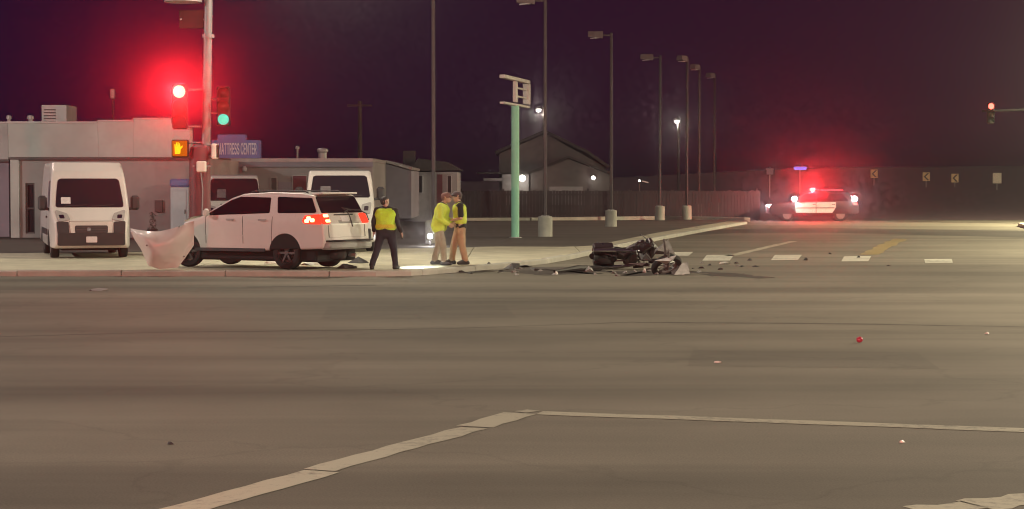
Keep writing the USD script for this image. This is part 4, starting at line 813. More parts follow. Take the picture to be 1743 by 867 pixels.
def signal(label, ctr, lit, scale=1.0, name='traffic_signal', rz=0):   # ctr: the world place of the middle lens
    t = thing(name, label, 'traffic signal', ctr, rz, None)
    pitch = .36 * scale; r = .15 * scale
    obj('housing', MB().box((0, .12 * scale, 0), (.36 * scale, .2 * scale, 3 * pitch), b=.04), 'signal_black', t)
    for k, nm in enumerate(('red', 'yellow', 'green')):
        z = pitch * (1 - k)
        m = lens_mesh((0, 0, z), r); v = np.array(m.vertices); v[:, 1] = -v[:, 1] + .015; m.vertices = v; m.invert()
        obj(nm + '_lens', m, lit.get(nm, 'lens_%s_off' % nm), t)
        obj('visor', visor((0, .02, z), r * 1.08, .2 * scale), 'signal_black', t)
    return t
rs = signal('traffic signal left of the pole with its red lamp blazing', bp_ + SP(305, 181.5, -.25), {'red': 'signal_red'}, scale=1.13)
L = UsdLux.SphereLight.Define(stage, str(rs.GetPath()) + '/lamp_light'); L.CreateRadiusAttr(.12); L.CreateNormalizeAttr(True); L.CreateIntensityAttr(SIG); L.CreateColorAttr(Gf.Vec3f(1, .018, .022))
UsdLux.ShapingAPI.Apply(L.GetPrim()).CreateShapingConeAngleAttr(22.0); UsdLux.ShapingAPI(L.GetPrim()).CreateShapingConeSoftnessAttr(1.0)
L.AddTranslateOp().Set((0, -.24, .41)); L.AddRotateXOp().Set(-90.0)
gsn = signal('traffic signal right of the pole showing a green lamp at the bottom', bp_ + SP(380, 181, -.2), {'green': 'signal_green'}, rz=6)
for tt_, xx_, ys_ in ((rs, 305, (150, 213)), (gsn, 380, (167, 190))):
    for y_ in ys_:
        e = bp_ + SP(352, y_) - (bp_ + SP(xx_, 179, -.25)); z_ = float((bp_ + SP(xx_, y_, -.2) - (bp_ + SP(xx_, 179, -.2)))[2])
        obj('bracket', MB().tube([(0, .24, z_), (e[0], .25, z_)], .028, 8), 'post_steel', tt_)
pd = thing('walk_signal', 'pedestrian signal left of the pole showing an orange hand', 'pedestrian signal', bp_ + SP(306, 253, -.3))
obj('housing', MB().box((0, .11, 0), (.46, .2, .48), b=.03), 'signal_black', pd)
obj('face', MB().box((0, .0, 0), (.40, .02, .42), b=.008), 'hand_halo', pd)
hp_ = Polygon([(-.07, -.15), (.07, -.15), (.09, -.02), (.15, .05), (.13, .08), (.075, .04), (.07, .14), (.045, .14), (.035, .05), (.03, .17), (.005, .17), (-.0, .05), (-.015, .165), (-.04, .16), (-.035, .05), (-.06, .12), (-.085, .11), (-.075, -.02)])
q = trimesh.creation.extrude_polygon(hp_, .008, engine='earcut'); q.apply_transform(rot([1, 0, 0], 90)); q.apply_translation((-.06, -.014, 0)); obj('hand_symbol', q, 'hand_orange', pd, smooth=False)
for z_ in (.16, -.16): obj('bracket', MB().tube([(0, .24, z_), (.72, .3, z_)], .025, 8), 'post_steel', pd)
pd2 = thing('walk_signal', 'pale pedestrian signal seen edge on at the right of the pole', 'pedestrian signal', bp_ + SP(366, 258, -.1), 88)
obj('housing', MB().box((0, 0, 0), (.42, .13, .42), b=.03), 'frame_white', pd2); obj('face', MB().box((0, -.075, 0), (.34, .014, .34)), 'signal_black', pd2)
for z_ in (.17, -.12): obj('bracket', MB().tube([(-.0, .05, z_), (-.0, .28, z_)], .025, 8), 'post_steel', pd2)
jb = thing('junction_box', 'small pale box strapped to the signal pole under the pedestrian signals', 'box', bp_ + SP(343, 284, -.34))
obj('box', MB().box((0, 0, 0), (.26, .16, .3), b=.03), 'frame_white', jb); obj('conduit', MB().tube([(-.02, .03, -.14), (.02, .05, -.6), (0, .06, -1.4)], .02, 6), 'post_steel', jb); obj('strap', MB().box((0, .09, .02), (.5, .03, .05)), 'post_steel', jb)
# far red signal on a mast arm from the right
Ym = 100.0; cpos = P(1687, 193, Ym)
fs = signal('far red traffic signal on a dark mast arm at the right edge', cpos, {'red': 'far_red'})
mp_ = thing('mast_arm', 'dark mast arm carrying the far red signal from beyond the right edge', 'signal pole', (31, Ym + .4, .0))
obj('pole', MB().tube([(0, 0, 0), (0, 0, 7.0)], [.17, .13], 12), 'post_paint', mp_); obj('arm', MB().tube([(0, 0, cpos[2] + .35), (cpos[0] - 31 - .4, -.1, cpos[2] + .12)], [.09, .05], 8), 'signal_black', mp_)
# ------------------------------------------------------------------ people
mat('skin_pale', (.50, .33, .25), .55, var=.06); mat('skin_warm', (.46, .29, .21), .55, var=.06)
mat('hair_dark', (.03, .024, .022), .6, var=.2, scale=20, bump=.4); mat('hair_grey', (.20, .15, .13), .6, var=.2, scale=20, bump=.4)
mat('cap_brown', (.20, .10, .085), .8, var=.12); mat('cap_dark', (.09, .07, .075), .8, var=.12)
mat('cloth_navy', (.028, .024, .034), .85, var=.25, scale=7, bump=.3); mat('cloth_black', (.024, .021, .023), .85, var=.25, scale=7, bump=.3)
mat('cloth_khaki', (.30, .26, .20), .85, var=.12, scale=6, bump=.4); mat('cloth_tan', (.42, .28, .17), .85, var=.12, scale=6, bump=.4)
mat('vest_yellow', (.56, .93, .05), .7, var=.07, scale=5, bump=.3); mat('vest_lime', (.56, .68, .07), .7, var=.07, scale=5, bump=.3); mat('vest_orange', (.66, .66, .05), .7, var=.08); mat('reflective', (.62, .63, .60), .4, var=.05); mat('shoe', (.03, .025, .024), .6, var=.15); mat('eye_white', (.6, .58, .55), .3, var=0); mat('eye_dark', (.02, .015, .012), .2, var=0)
_ico = trimesh.creation.icosphere(1).vertices
def hullm(*sp): return m3.Manifold.hull_points(np.vstack([np.array(p, float) + _ico * r for p, r in sp]).astype(np.float32))
def blob(hulls, ref=.035, it=6, wob=0.0, seed=0):
    u = m3.Manifold.batch_boolean(hulls, m3.OpType.Add) if len(hulls) > 1 else hulls[0]
    t = m2t(u.refine_to_length(ref)); t.merge_vertices()
    if it: trimesh.smoothing.filter_taubin(t, lamb=.5, nu=.52, iterations=it)
    if wob: t.vertices = t.vertices + t.vertex_normals * (meshkit.fbm(t.vertices * 9, 3, seed)[:, None] - .5) * wob * 2
    return t
V3 = lambda *a: np.array(a, float)
def limb(a, b, c, ra, rb, rc, d=0.0): return [hullm((a, ra + d), (b, rb + d)), hullm((b, rb + d), (c, rc + d))]
def person(label, pos, rotz, J, skin, hair, trousers, top, sleeve_full, vest, cap=None, h=1.0):
    """J: joints in the person's own axes: facing +x, left +y, up z."""
    t = thing('person', label, 'person', pos, rotz)
    UsdGeom.Xformable(t).AddScaleOp().Set(Gf.Vec3f(h * 1.1, h * 1.09, h))
    hl, hr, kl, kr, al, ar = J['hip_l'], J['hip_r'], J['knee_l'], J['knee_r'], J['ankle_l'], J['ankle_r']
    sl, sr, el, er, wl, wr = J['sh_l'], J['sh_r'], J['el_l'], J['el_r'], J['wr_l'], J['wr_r']
    pel = (hl + hr) / 2; ch = (sl + sr) / 2 + V3(0, 0, -.10); waist = pel * .55 + ch * .45; nk = (sl + sr) / 2 + V3(.005, 0, .06); hd = J['head']; fd = J['face'] / np.linalg.norm(J['face']); up = V3(0, 0, 1); rt = np.cross(fd, up); rt /= np.linalg.norm(rt)
    sd = (sl - sr) / np.linalg.norm(sl - sr)
    def torso(d, lo=0.0): return [hullm((hl + V3(0, 0, .02 + lo), .115 + d), (hr + V3(0, 0, .02 + lo), .115 + d), (waist + sd * .07, .105 + d), (waist - sd * .07, .105 + d)), hullm((waist + sd * .07, .105 + d), (waist - sd * .07, .105 + d), (ch + sd * .10, .125 + d), (ch - sd * .10, .125 + d)), hullm((ch + sd * .10, .125 + d), (ch - sd * .10, .125 + d), (sl - sd * .02, .06 + d), (sr + sd * .02, .06 + d), (nk, .05 + d * .5))]
    def toe(a, k, sgn): f = J.get('foot', V3(1, .18 * sgn, 0)).copy(); return f / np.linalg.norm(f)
    body = torso(0) + limb(hl, kl, al, .09, .06, .042) + limb(hr, kr, ar, .09, .06, .042) + limb(sl, el, wl, .055, .042, .030) + limb(sr, er, wr, .055, .042, .030)
    feet = []
    for a, sgn in ((al, 1), (ar, -1)):
        f = toe(a, None, sgn); feet.append([hullm((a, .045), (a - f * .05 + V3(0, 0, -.05), .038), (a + f * .15 + V3(0, 0, -.056), .03))])
        body += feet[-1]
    body += [hullm((nk, .055), (hd + V3(0, 0, -.06), .052)), hullm((hd + up * .03, .092), (hd + up * .02 - fd * .025, .09)), hullm((hd + up * .0, .078), (hd + fd * .045 - up * .075, .042)), hullm((hd + fd * .085 + up * .005, .011), (hd + fd * .105 - up * .028, .014), (hd + fd * .08 - up * .03, .02)), hullm((hd + fd * .082 - up * .062, .016), (hd + fd * .084 - up * .06 + rt * .015, .012), (hd + fd * .084 - up * .06 - rt * .015, .012))]
    for s_ in (1, -1): body.append(hullm((hd + rt * s_ * .083 - up * .0, .014), (hd + rt * s_ * .09 + up * .025 - fd * .012, .016)))
    for w, e, curl in ((wl, el, J.get('curl', .5)), (wr, er, J.get('curl', .5))):   # hands with five fingers
        d = (w - e) / np.linalg.norm(w - e); inn = J.get('palm', V3(0, 0, 0)); side = np.cross(d, V3(0, 1, 0) if abs(d[1]) < .8 else V3(1, 0, 0)); side /= np.linalg.norm(side); nrm = np.cross(side, d)
        k0 = w + d * .085; body.append(hullm((w, .028), (k0 + side * .030, .015), (k0 - side * .030, .014), (w + d * .03, .03)))
        for q, (o, ln) in enumerate(((.033, .066), (.011, .076), (-.011, .070), (-.032, .055))):
            p0 = k0 + side * o; p1 = p0 + d * ln * .5 + nrm * ln * .18 * curl; p2 = p1 + d * ln * .38 + nrm * ln * .42 * curl
            body += [hullm((p0, .0105), (p1, .0095)), hullm((p1, .0095), (p2, .008))]
        p0 = w + d * .03 + side * .03; p1 = p0 + d * .035 + side * .028; p2 = p1 + d * .03 + side * .004 + nrm * .01
        body += [hullm((p0, .014), (p1, .011)), hullm((p1, .011), (p2, .0095))]
    obj('body', blob(body, .022, 5), skin, t, smooth=60)
    for s_ in (1, -1):
        e = obj('eye', trimesh.creation.icosphere(1, .012).apply_translation(hd + fd * .078 + rt * s_ * .032 + up * .012), 'eye_white', t)
        obj('pupil', trimesh.creation.icosphere(1, .006).apply_translation(hd + fd * .086 + rt * s_ * .032 + up * .012), 'eye_dark', e)
    if cap:
        obj('cap', blob([hullm((hd + up * .045, .098), (hd + up * .035 - fd * .03, .098)), hullm((hd + up * .055 + fd * .05, .05), (hd + up * .045 + fd * .13, .016), (hd + up * .045 + fd * .10 + rt * .05, .014), (hd + up * .045 + fd * .10 - rt * .05, .014))], .03, 4), cap, t, smooth=60)
    obj('hair', blob([hullm((hd + up * .055 - fd * .012, .088), (hd + up * .03 - fd * .04, .085)), hullm((hd - fd * .05 - up * .02, .065), (hd + up * .02 - fd * .04, .08))], .03, 4), hair, t, smooth=60)
    trs = [hullm((hl + V3(0, 0, .03), .125), (hr + V3(0, 0, .03), .125), (hl + V3(0, 0, -.06), .115), (hr + V3(0, 0, -.06), .115))]
    for a, b, c in ((hl, kl, al), (hr, kr, ar)): trs += [hullm((a, .115), (b, .082)), hullm((b, .082), (c + V3(0, 0, .015), .068))]
    obj('trousers', blob(trs, .035, 5, .012, 3), trousers, t, smooth=60)
    for f in feet: obj('shoe', _grow(f[0], .014), 'shoe', t, smooth=60)
    shirt = torso(.016, .0)
    for a, b, c in ((sl, el, wl), (sr, er, wr)):
        shirt += [hullm((a, .072), (b, .058)), hullm((b, .058), (c - (c - b) * .08, .046))] if sleeve_full else [hullm((a, .072), (a + (b - a) * .8, .066))]
    obj('shirt', blob(shirt, .035, 4, .010, 7), top, t, smooth=60)
    if vest: 
        lo_, ft_ = vest.get('low', 0), vest.get('fat', 0)
        vm = blob([hullm((hl + V3(0, 0, .10 + lo_), .145 + ft_), (hr + V3(0, 0, .10 + lo_), .145 + ft_), (waist + sd * .08, .145 + ft_), (waist - sd * .08, .145 + ft_)), hullm((waist + sd * .08, .145), (waist - sd * .08, .145), (ch + sd * .11, .155), (ch - sd * .11, .155)), hullm((ch + sd * .11, .155), (ch - sd * .11, .155), (sl - sd * .045, .085), (sr + sd * .045, .085))], .035, 3, .016, 11)
        if vest.get('sleeves'):
            hs_ = []
            for a, b, c in ((sl, el, wl), (sr, er, wr)): hs_ += [hullm((a, .09), (b, .075)), hullm((b, .075), (c - (c - b) * .1, .058))]
            vm = trimesh.util.concatenate([vm, blob(hs_[:2], .035, 3, .014, 5), blob(hs_[2:], .035, 3, .014, 6)])
        ve = obj('vest', vm, vest['m'], t, smooth=60)
        for z_, wd, m_ in vest.get('bands', ()):
            v = np.array(vm.vertices); lo, hi = z_ - wd / 2, z_ + wd / 2
            a = trimesh.intersections.slice_mesh_plane(vm, [0, 0, 1], [0, 0, lo]); a = trimesh.intersections.slice_mesh_plane(a, [0, 0, -1], [0, 0, hi])
            c = pel * .3 + ch * .7
            a.vertices = a.vertices + np.c_[(a.vertices[:, :2] - c[:2]) * .025, np.zeros(len(a.vertices))]
            obj('reflective_band', a, m_, ve, smooth=60)
    return t
def _grow(mm, d):
    t = m2t(mm.refine_to_length(.03)); t.merge_vertices(); t.vertices = t.vertices + t.vertex_normals * d; v = np.array(t.vertices); v[:, 2] = np.maximum(v[:, 2], .004); t.vertices = v; return t
Jb = lambda **k: {a: V3(*b) if isinstance(b, tuple) else b for a, b in k.items()}
g1 = G(657, 459.3, .13)
person('person in dark clothes and a yellow vest seen from behind beside the wrecked car', (g1[0], g1[1], .137), 82, Jb(
    hip_l=(0, .10, .93), hip_r=(0, -.10, .93), knee_l=(.02, .20, .50), knee_r=(.05, -.17, .50), ankle_l=(-.10, .30, .10), ankle_r=(.04, -.21, .10),
    sh_l=(0, .205, 1.47), sh_r=(.02, -.205, 1.44), el_l=(-.05, .27, 1.18), el_r=(-.04, -.28, 1.15), wr_l=(.03, .28, .94), wr_r=(.06, -.34, .92), head=(.05, .03, 1.665), face=(.75, -.65, -.05)),
    'skin_pale', 'hair_dark', 'cloth_navy', 'cloth_black', True, {'m': 'vest_yellow', 'bands': ((1.06, .10, 'vest_orange'),)}, h=.945)
g2 = G(751, 452, .13); 
person('person in a lime jacket and khaki trousers leaning in from the left to talk', (g2[0], g2[1], .137), -8, Jb(
    hip_l=(-.05, .10, .93), hip_r=(-.05, -.10, .93), knee_l=(-.08, .12, .50), knee_r=(.06, -.13, .50), ankle_l=(-.17, .13, .10), ankle_r=(.09, -.15, .10),
    sh_l=(.03, .21, 1.43), sh_r=(.02, -.21, 1.43), el_l=(.05, .30, 1.14), el_r=(.02, -.31, 1.15), wr_l=(.20, .16, 1.02), wr_r=(.19, -.17, 1.0), head=(.12, .0, 1.63), face=(1, -.1, -.2)),
    'skin_warm', 'hair_grey', 'cloth_khaki', 'cloth_black', True, {'m': 'vest_lime', 'sleeves': True, 'low': -.10, 'fat': .02}, cap='cap_brown', h=1.01)
g3 = G(782, 451.5, .13)
person('person in dark shirt, lime vest and tan trousers facing left towards the lime jacket', (g3[0], g3[1] + .1, .137), 186, Jb(
    hip_l=(-.02, .10, .93), hip_r=(-.02, -.10, .93), knee_l=(-.04, .12, .50), knee_r=(.11, -.13, .50), ankle_l=(-.12, .12, .10), ankle_r=(.16, -.14, .10),
    sh_l=(.0, .21, 1.45), sh_r=(.0, -.21, 1.45), el_l=(-.01, .29, 1.14), el_r=(.0, -.30, 1.15), wr_l=(.19, .10, 1.08), wr_r=(.22, -.05, 1.10), head=(.06, .0, 1.66), face=(1, .15, -.1)),
    'skin_pale', 'hair_grey', 'cloth_tan', 'cloth_black', False, {'m': 'vest_lime', 'low': .04}, cap='cap_dark', h=1.01)
# ------------------------------------------------------------------ motorcycle on its side
mat('bike_maroon', (.018, .008, .010), .4, var=.3, coat=.2); mat('bike_black', (.018, .015, .018), .5, var=.3); mat('engine_grey', (.07, .065, .065), .5, .5, var=.2, scale=12); mat('wreck_grey', (.20, .185, .18), .5, .4, var=.3, scale=9); mat('plastic_pale', (.55, .52, .50), .5, var=.2, scale=8)
mat('tail_off', (.2, .01, .01), .3, var=0)
bk_ = G(1079, 460)
mc = thing('motorcycle', 'dark wrecked motorcycle lying on its side among the debris', 'motorcycle', (bk_[0], bk_[1] + .35, 0), 3)
Rm = rot([0, 1, 0], -2) @ rot([1, 0, 0], -71) @ np.diag([.88, .9, .9, 1.0])
_low = []
def bike(name, mb, m, parent=None, **kw):
    q_ = (mb if isinstance(mb, MB) else MB().add(mb)).move(Rm); _low.append(q_.get().bounds[0, 2]); return obj(name, q_, m, parent or mc, **kw)
wl_ = bike('rear_wheel', MB().lathe([(.22, -.075), (.31, -.075), (.335, -.03), (.335, .03), (.31, .075), (.22, .075)], (-.75, 0, .33), 28, 'y'), 'tyre')
q = MB().lathe([(.22, -.05), (.19, -.04), (.19, .04), (.22, .05)], (-.75, 0, .33), 24, 'y').lathe([(0, -.06), (.06, -.06), (.06, .06), (0, .06)], (-.75, 0, .33), 12, 'y')
for k in range(9): a = 2 * PI * k / 9; q.tube([(-.75 + .05 * math.cos(a), 0, .33 + .05 * math.sin(a)), (-.75 + .2 * math.cos(a), 0, .33 + .2 * math.sin(a))], .008, 5)
bike('rim', q, 'engine_grey', wl_)
bike('engine', MB().box((-.05, 0, .36), (.42, .34, .34), b=.05).lathe([(.12, -.19), (.14, -.16), (.14, .16), (.12, .19), (0, .19), (0, -.19)], (-.12, 0, .30), 18, 'y'), 'engine_grey')
for s_ in (-1, 1):
    f_ = MB()
    for k in range(5): f_.box((.06 + .02 * s_, 0, .50 + .035 * k), (.20, .26, .012), ry=.3 * s_)
    bike('cylinder', f_.box((.06 + .02 * s_, 0, .57), (.14, .2, .2), ry=.3 * s_, b=.03), 'engine_grey')
bike('frame', MB().tube([(.55, 0, .85), (.2, .06, .22), (-.4, .06, .20), (-.75, .1, .33)], .022, 8).tube([(.55, 0, .85), (.2, -.06, .22), (-.4, -.06, .20), (-.75, -.1, .33)], .022, 8).tube([(.55, 0, .86), (.0, 0, .78), (-.55, 0, .68)], .03, 8), 'bike_black')
def bl(*sp, ref=.03, it=4): return blob([hullm(*sp)], ref, it)
bike('torn_cowl', blob([hullm((V3(.02, .05, .95), .12), (V3(.45, .0, 1.02), .14), (V3(.35, -.22, .80), .10), (V3(.50, .2, .75), .10)), hullm((V3(.45, 0, 1.0), .14), (V3(.62, -.12, .70), .10), (V3(.2, -.2, .62), .10))], .05, 4, .05, 21), 'bike_maroon')
bike('fuel_tank', bl((V3(.38, 0, .86), .12), (V3(.05, 0, .84), .14), (V3(-.05, 0, .78), .10), (V3(.2, .1, .80), .08), (V3(.2, -.1, .80), .08)), 'bike_maroon')
bike('seat', bl((V3(-.12, 0, .76), .08), (V3(-.42, .07, .72), .09), (V3(-.42, -.07, .72), .09), (V3(-.70, 0, .84), .08)), 'bike_black')
bike('backrest', bl((V3(-.82, .12, .86), .05), (V3(-.82, -.12, .86), .05), (V3(-.90, .12, 1.12), .045), (V3(-.90, -.12, 1.12), .045)), 'bike_black')
for s_ in (-1, 1):
    bg = bike('saddlebag', bl(*[(V3(x, s_ * y, z), .05) for x in (-1.04, -.55) for y in (.13, .25) for z in (.38, .68)]), 'bike_maroon')
    bike('latch', MB().box((-.80, s_ * .302, .60), (.05, .012, .14), b=.004), 'chrome', bg)
    bike('exhaust', MB().tube([(.10, s_ * .10, .48), (.22, s_ * .17, .30), (.05, s_ * .21, .20), (-.4, s_ * .24, .20), (-1.10, s_ * .25, .25)], [.03, .03, .032, .05, .055], 10), 'chrome')
    bike('crash_bar', MB().tube([(.32, s_ * .05, .22), (.36, s_ * .29, .32), (.38, s_ * .29, .5), (.4, s_ * .06, .68)], .016, 6), 'chrome')
    bike('tail_lamp', MB().lathe([(0, -.02), (.05, -.02), (.04, .02), (0, .03)], (-1.08, s_ * .12, .66), 12, 'x'), 'tail_off')
bike('rear_fender', MB().tube([(-.40, 0, .60), (-.6, 0, .72), (-.85, 0, .72), (-1.05, 0, .60), (-1.12, 0, .45)], .09, 10), 'bike_maroon')
bike('fairing', bl((V3(.58, .20, 1.0), .08), (V3(.58, -.20, 1.0), .08), (V3(.70, 0, .88), .12), (V3(.48, 0, 1.12), .09), (V3(.6, .18, .78), .08), (V3(.6, -.18, .78), .08)), 'bike_maroon')
bike('handlebar', MB().tube([(.40, -.34, 1.02), (.50, -.24, 1.06), (.52, -.1, 1.0), (.52, .1, 1.0), (.50, .24, 1.06), (.40, .34, 1.02)], .014, 8).tube([(.40, -.34, 1.02), (.33, -.38, 1.01)], .02, 8).tube([(.40, .34, 1.02), (.33, .38, 1.01)], .02, 8), 'chrome')
bike('mirror', MB().tube([(.47, .28, 1.05), (.42, .30, 1.20)], .008, 6).add(trimesh.creation.icosphere(1, .06).apply_scale([.4, 1, .8]).apply_translation((.41, .30, 1.23))), 'bike_black')
bike('aerial', MB().tube([(-1.0, .28, .9), (-1.06, .30, 1.45)], .006, 5), 'plastic_pale')
for s_ in (-1, 1): bike('footboard', MB().box((.18, .27 * s_, .28), (.30, .12, .025), b=.01), 'bike_black')
mc.GetAttribute('xformOp:translate').Set((float(bk_[0]), float(bk_[1] + .25), float(-min(_low))))
bk2 = [(1098, 424, .42, .3, .34), (1116, 444, .45, .3, .30), (1086, 450, .55, .3, .22), (1064, 436, .4, .3, .3), (1104, 437, .5, .4, .34)]
for q_, (x, y, sx_, sy_, sz_) in enumerate(bk2):
    r8 = random.Random(q_ + 40); pc_ = P(x, y, bk_[1] + .1) - np.array([bk_[0], bk_[1] + .25, 0]); pc_[2] = max(pc_[2], .1) + min(_low)
    obj('torn_panel', MB().hull([pc_ + np.array([r8.uniform(-sx_, sx_), r8.uniform(-sy_, sy_), r8.uniform(-sz_, sz_) * .6]) * .55 for _ in range(12)]), 'bike_maroon', mc, smooth=False)
# torn off front end
fk = G(1131, 467)
fe = thing('front_fork', 'grey crumpled front fork and wheel torn from the motorcycle', 'wreckage', (fk[0], fk[1] + .1, 0), 0)
Fm = tr(0, 0, .12) @ rot([0, 0, 1], 25) @ rot([1, 0, 0], 50) @ np.diag([1.15, 1.15, 1.15, 1.0])
def fork(name, mb, m, parent=None): return obj(name, mb.move(Fm), m, parent or fe)
w = fork('wheel', MB().lathe([(.23, -.06), (.30, -.06), (.325, -.02), (.325, .02), (.30, .06), (.23, .06)], (0, 0, .12), 28, 'y'), 'tyre')
q = MB().lathe([(.23, -.04), (.20, -.03), (.20, .03), (.23, .04)], (0, 0, .12), 24, 'y').lathe([(0, -.07), (.05, -.07), (.05, .07), (0, .07)], (0, 0, .12), 12, 'y')
for k in range(10): a = 2 * PI * k / 10; q.tube([(.04 * math.cos(a), 0, .12 + .04 * math.sin(a)), (.21 * math.cos(a), 0, .12 + .21 * math.sin(a))], .009, 5)
fork('rim', q, 'wreck_grey', w)
for s_ in (-.1, .1): fork('fork_leg', MB().tube([(0, s_, .12), (-.15, s_, .5), (-.30, s_ * 1.4, .80)], [.03, .026, .022], 8), 'wreck_grey')
r5 = random.Random(4)
for nm_, m_, c_, n_ in (('fender_shard', 'wreck_grey', (.12, -.25, .30), 9), ('fender_shard', 'plastic_pale', (-.2, -.12, .46), 8), ('cover_shard', 'wreck_grey', (-.05, .28, .30), 9), ('cover_shard', 'plastic_pale', (.22, .1, .12), 7)):
    fork(nm_, MB().hull([np.array(c_) + np.array([r5.uniform(-.25, .25), r5.uniform(-.17, .17), r5.uniform(-.16, .16)]) for _ in range(n_)]), m_)
# ------------------------------------------------------------------ debris, each piece by itself
mat('shard_dark', (.03, .026, .026), .6, var=.3); mat('shard_grey', (.24, .22, .21), .5, var=.25); mat('shard_pale', (.70, .66, .60), .4, var=.15); mat('shard_red', (.34, .03, .05), .3, var=.1, emit=(1, .05, .09), es=.08); mat('sheet_bluish', (.80, .86, .86), .5, var=.06, scale=4); mat('shard_pink', (.62, .40, .36), .5, var=.15)
r6 = random.Random(11)
PAVE = Polygon(fr + bk).buffer(-.05)
def shard(label, px, py, m, sx, sy, sz, name='debris_piece', group=None, n=11, z=0.0, cat='debris'):
    from shapely.geometry import Point
    if PAVE.contains(Point(*G(px, py, .14)[:2])): z = .142
    pts = []
    for _ in range(n):
        a = r6.uniform(0, 2 * PI); k = r6.uniform(.6, 1); pts.append((sx / 2 * k * math.cos(a), sy / 2 * k * math.sin(a), r6.choice((0, 0, r6.uniform(.3, 1))) * sz))
    pts += [(-sx / 2, 0, 0), (sx / 2, .0, 0), (0, 0, sz)]
    mm = MB().hull(pts)
    g = G(px, py, z); o = obj(name, mm.move(tr(g[0], g[1], z + .004)), m, smooth=False, label=label, cat=cat, group=group)
    return o
shard('flat dark cover with a pale top lying alone on the left of the road', 168, 495, 'shard_grey', .38, .5, .05, 'cover_plate', n=16)
shard('dark pointed body fragment on the road right of the three people', 871, 458, 'shard_dark', .42, .5, .14)
shard('thin dark strip lying just right of the pointed fragment', 893, 455, 'shard_dark', .40, .3, .05)
b_ = MB()
a0, a1 = G(944, 466), G(1022, 461); b_.tube([a0 + [0, 0, .05], (a0 + a1) / 2 + [0, .1, .09], a1 + [0, 0, .06]], [.03, .075, .06], 8)
obj('bent_bar', b_, 'shard_dark', label='long dark bent bar left of the motorcycle', cat='debris')
shard('grey lump on the right end of the long dark bar', 1002, 463, 'shard_grey', .24, .2, .14)
shard('white chip below the long dark bar', 947, 467.5, 'shard_pale', .09, .1, .07)
shard('bright white upright chip at the left end of the motorcycle', 1030, 457, 'shard_pale', .08, .08, .19)
shard('white round chip in front of the middle of the motorcycle', 1097, 464, 'shard_pale', .09, .1, .09)
shard('black block right of the torn off fork', 1162, 466, 'shard_dark', .20, .2, .19)
shard('pale bent strip left of the first clear crosswalk bar', 1233, 450, 'shard_pale', .30, .3, .06)
shard('small dark lump below the pale bent strip', 1254, 449, 'shard_dark', .14, .15, .05)
shard('dark lump between the left crosswalk bars', 1276, 444, 'shard_dark', .16, .2, .07)
shard('dark lump at the lower right of the second crosswalk bar', 1371, 443.5, 'shard_dark', .13, .15, .08)
shard('tiny dark chip above the gap between crosswalk bars', 1413, 433, 'shard_dark', .10, .1, .05)
shard('dark lump lying on the third crosswalk bar', 1461, 439, 'shard_dark', .11, .12, .06)
shard('faint dark chip below the third crosswalk bar', 1513, 453, 'shard_dark', .12, .15, .03)
rf = G(1463, 584)
obj('lamp_fragment', trimesh.creation.icosphere(2, .045).apply_scale([1, 1, .9]).apply_translation((rf[0], rf[1], .045)), 'shard_red', label='small rounded red bead with added glow alone on the right of the road', cat='debris')  # red bead with a faint glow put into its material
shard('pale chip on the far right of the road', 1680, 569, 'shard_pale', .07, .08, .03)
shard('pale chip below the long crossing line at the right', 1536, 754, 'shard_pale', .05, .05, .02)
shard('pale chip in the middle of the road', 1222, 618, 'shard_pale', .10, .1, .02)
shard('small dark pebble on the left foreground road', 291, 757, 'shard_dark', .06, .07, .02)
shard('dark pebble under the torn pale sheet', 277, 463, 'shard_dark', .10, .1, .07)
shard('glinting chip at the left edge of the picture', 4, 468, 'shard_pale', .10, .1, .06)
for (x, y, o_n) in ((329, 464, 'leftmost'), (343, 468, 'middle'), (470, 464, 'rightmost')): shard(o_n + ' of three small pinkish chips by the kerb before the wrecked car', x, y, 'shard_pink', .11, .1, .05, group='pinkish chips before the wrecked car')
for (x, y, s_, o_n) in ((735, 464, .12, 'small dark fragment on the road below the flashlight beam'), (786, 464, .20, 'widest dark fragment on the road below the two talking people'), (800, 466, .15, 'dark fragment just right of the widest one below the talking people'), (832, 449.5, .10, 'small dark fragment on the pavement edge right of the talking people'), (700, 464, .10, 'leftmost small dark fragment, below the flashlight beam'), (762, 459.5, .12, 'small dark fragment at the kerb under the talking people')): shard(o_n, x, y, 'shard_dark', s_, .15, .05, group='dark fragments near the people')
for (x, y, s_, o_n) in ((1045, 466, .14, 'grey fragment below the rear of the motorcycle'), (1064, 465, .12, 'grey fragment below the seat of the motorcycle'), (1080, 463, .12, 'grey fragment below the engine of the motorcycle'), (1118, 467, .12, 'grey fragment just left of the torn off fork wheel'), (920, 462, .16, 'grey fragment between the dark pointed fragment and the bent bar'), (1050, 470, .10, 'lowest grey fragment in front of the motorcycle'), (1190, 464, .12, 'grey fragment right of the black block'), (1012, 468, .1, 'grey fragment below the right end of the bent bar')): shard(o_n, x, y, 'shard_grey', s_, .15, .05, group='grey fragments around the motorcycle')
for (x, y, sx_, sz_, lb_) in ((527, 452, .50, .10, 'pale crushed panel piece under the tail of the wrecked car'), (548, 447, .42, .12, 'pale bumper piece under the tail of the wrecked car'), (462, 449, .40, .10, 'pale panel piece in front of the rear wheel of the wrecked car')): shard(lb_, x, y, 'shard_pale', sx_, .3, sz_)
for (x, y, sx_, sz_, lb_) in ((610, 448, .55, .16, 'dark torn bumper part behind the wrecked car'), (590, 457, .5, .1, 'dark torn lining behind the wrecked car')): shard(lb_, x, y, 'shard_dark', sx_, .4, sz_)
r7 = random.Random(77)
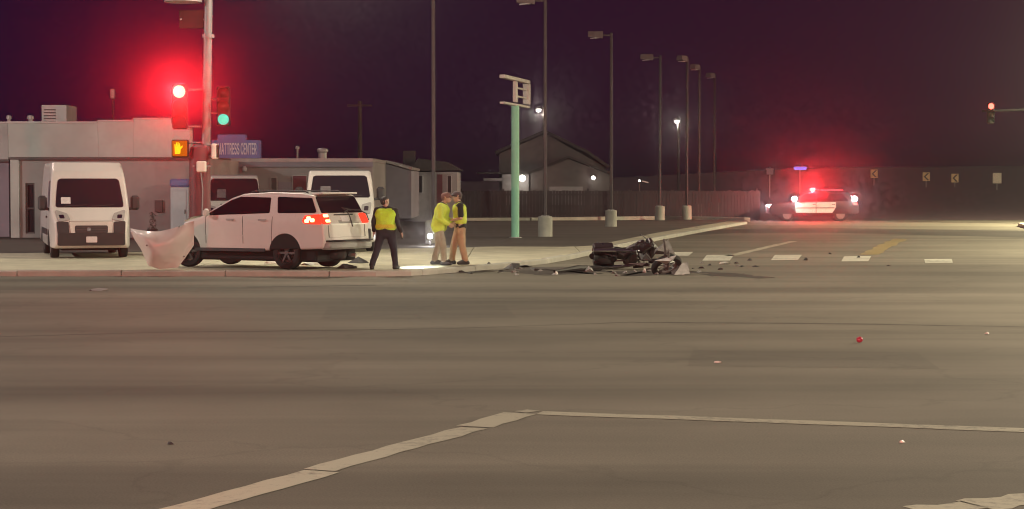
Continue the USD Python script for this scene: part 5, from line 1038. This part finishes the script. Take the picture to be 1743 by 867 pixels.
for k in range(26):
    x = r7.uniform(840, 1300); y = 456 + r7.gauss(4, 5) - (x > 1150) * 6; shard('tiny dark scrap strewn along the line of the crash', x, y, r7.choice(('shard_dark', 'shard_dark', 'shard_grey')), r7.uniform(.06, .2), r7.uniform(.08, .2), r7.uniform(.015, .05), name='debris_scrap', group='tiny scraps along the line of the crash')
# flashlight in the hand, its beam whitening the pavement
ft = G(708, 455, .14); a_ = math.radians(82); hw_ = np.array([.06 * math.cos(a_) + .37 * math.sin(a_), .06 * math.sin(a_) - .37 * math.cos(a_), .84]) * .945 + np.array([g1[0], g1[1], .137]); dr_ = ft - hw_; dr_ /= np.linalg.norm(dr_)
fl_ = thing('flashlight', 'small dark flashlight held by the person in the yellow vest, its beam whitening the pavement', 'flashlight', hw_)
obj('barrel', MB().tube([-dr_ * .08, dr_ * .06, dr_ * .08, dr_ * .12], [.016, .016, .026, .028], 12), 'dark_frame', fl_); obj('lens', trimesh.creation.icosphere(1, .022).apply_translation(dr_ * .115), 'lamp_white', fl_)
L = UsdLux.SphereLight.Define(stage, str(fl_.GetPath()) + '/beam'); L.CreateRadiusAttr(.02); L.CreateNormalizeAttr(True); L.CreateIntensityAttr(BEAM); L.CreateColorAttr(Gf.Vec3f(.80, 1, .98))
sh_ = UsdLux.ShapingAPI.Apply(L.GetPrim()); sh_.CreateShapingConeAngleAttr(21.0); sh_.CreateShapingConeSoftnessAttr(.5)
z_ = -dr_; x__ = np.cross([0, 0, 1.0], z_); x__ /= np.linalg.norm(x__); y__ = np.cross(z_, x__); tp = dr_ * .15
L.AddTransformOp().Set(Gf.Matrix4d(*map(float, (*x__, 0, *y__, 0, *z_, 0, *tp, 1))))
obj('skid_mark', strip(G(1195, 467), G(1300, 474), .22, .005, .3, .05, 31), 'dark_asphalt', smooth=False, label='short dark streak on the road right of the motorcycle', cat='dark streak')  # dark streak laid over the asphalt
# ------------------------------------------------------------------ haze volume added to give the lamps halos
if HAZE > 0:
    M['haze'] = usdkit.material(stage, '/World/Looks/haze', {'v': ('principled_volume', {'color': (.9, .86, .9), 'density': HAZE, 'anisotropy': HAZE_G})}, [], volume='v.volume')
    obj('haze', MB().box((0, 720, 6.5), (1900, 1620, 15.4)), 'haze', smooth=False, label='thin haze added over the whole junction to give the lamps halos', cat='haze', kind='stuff')
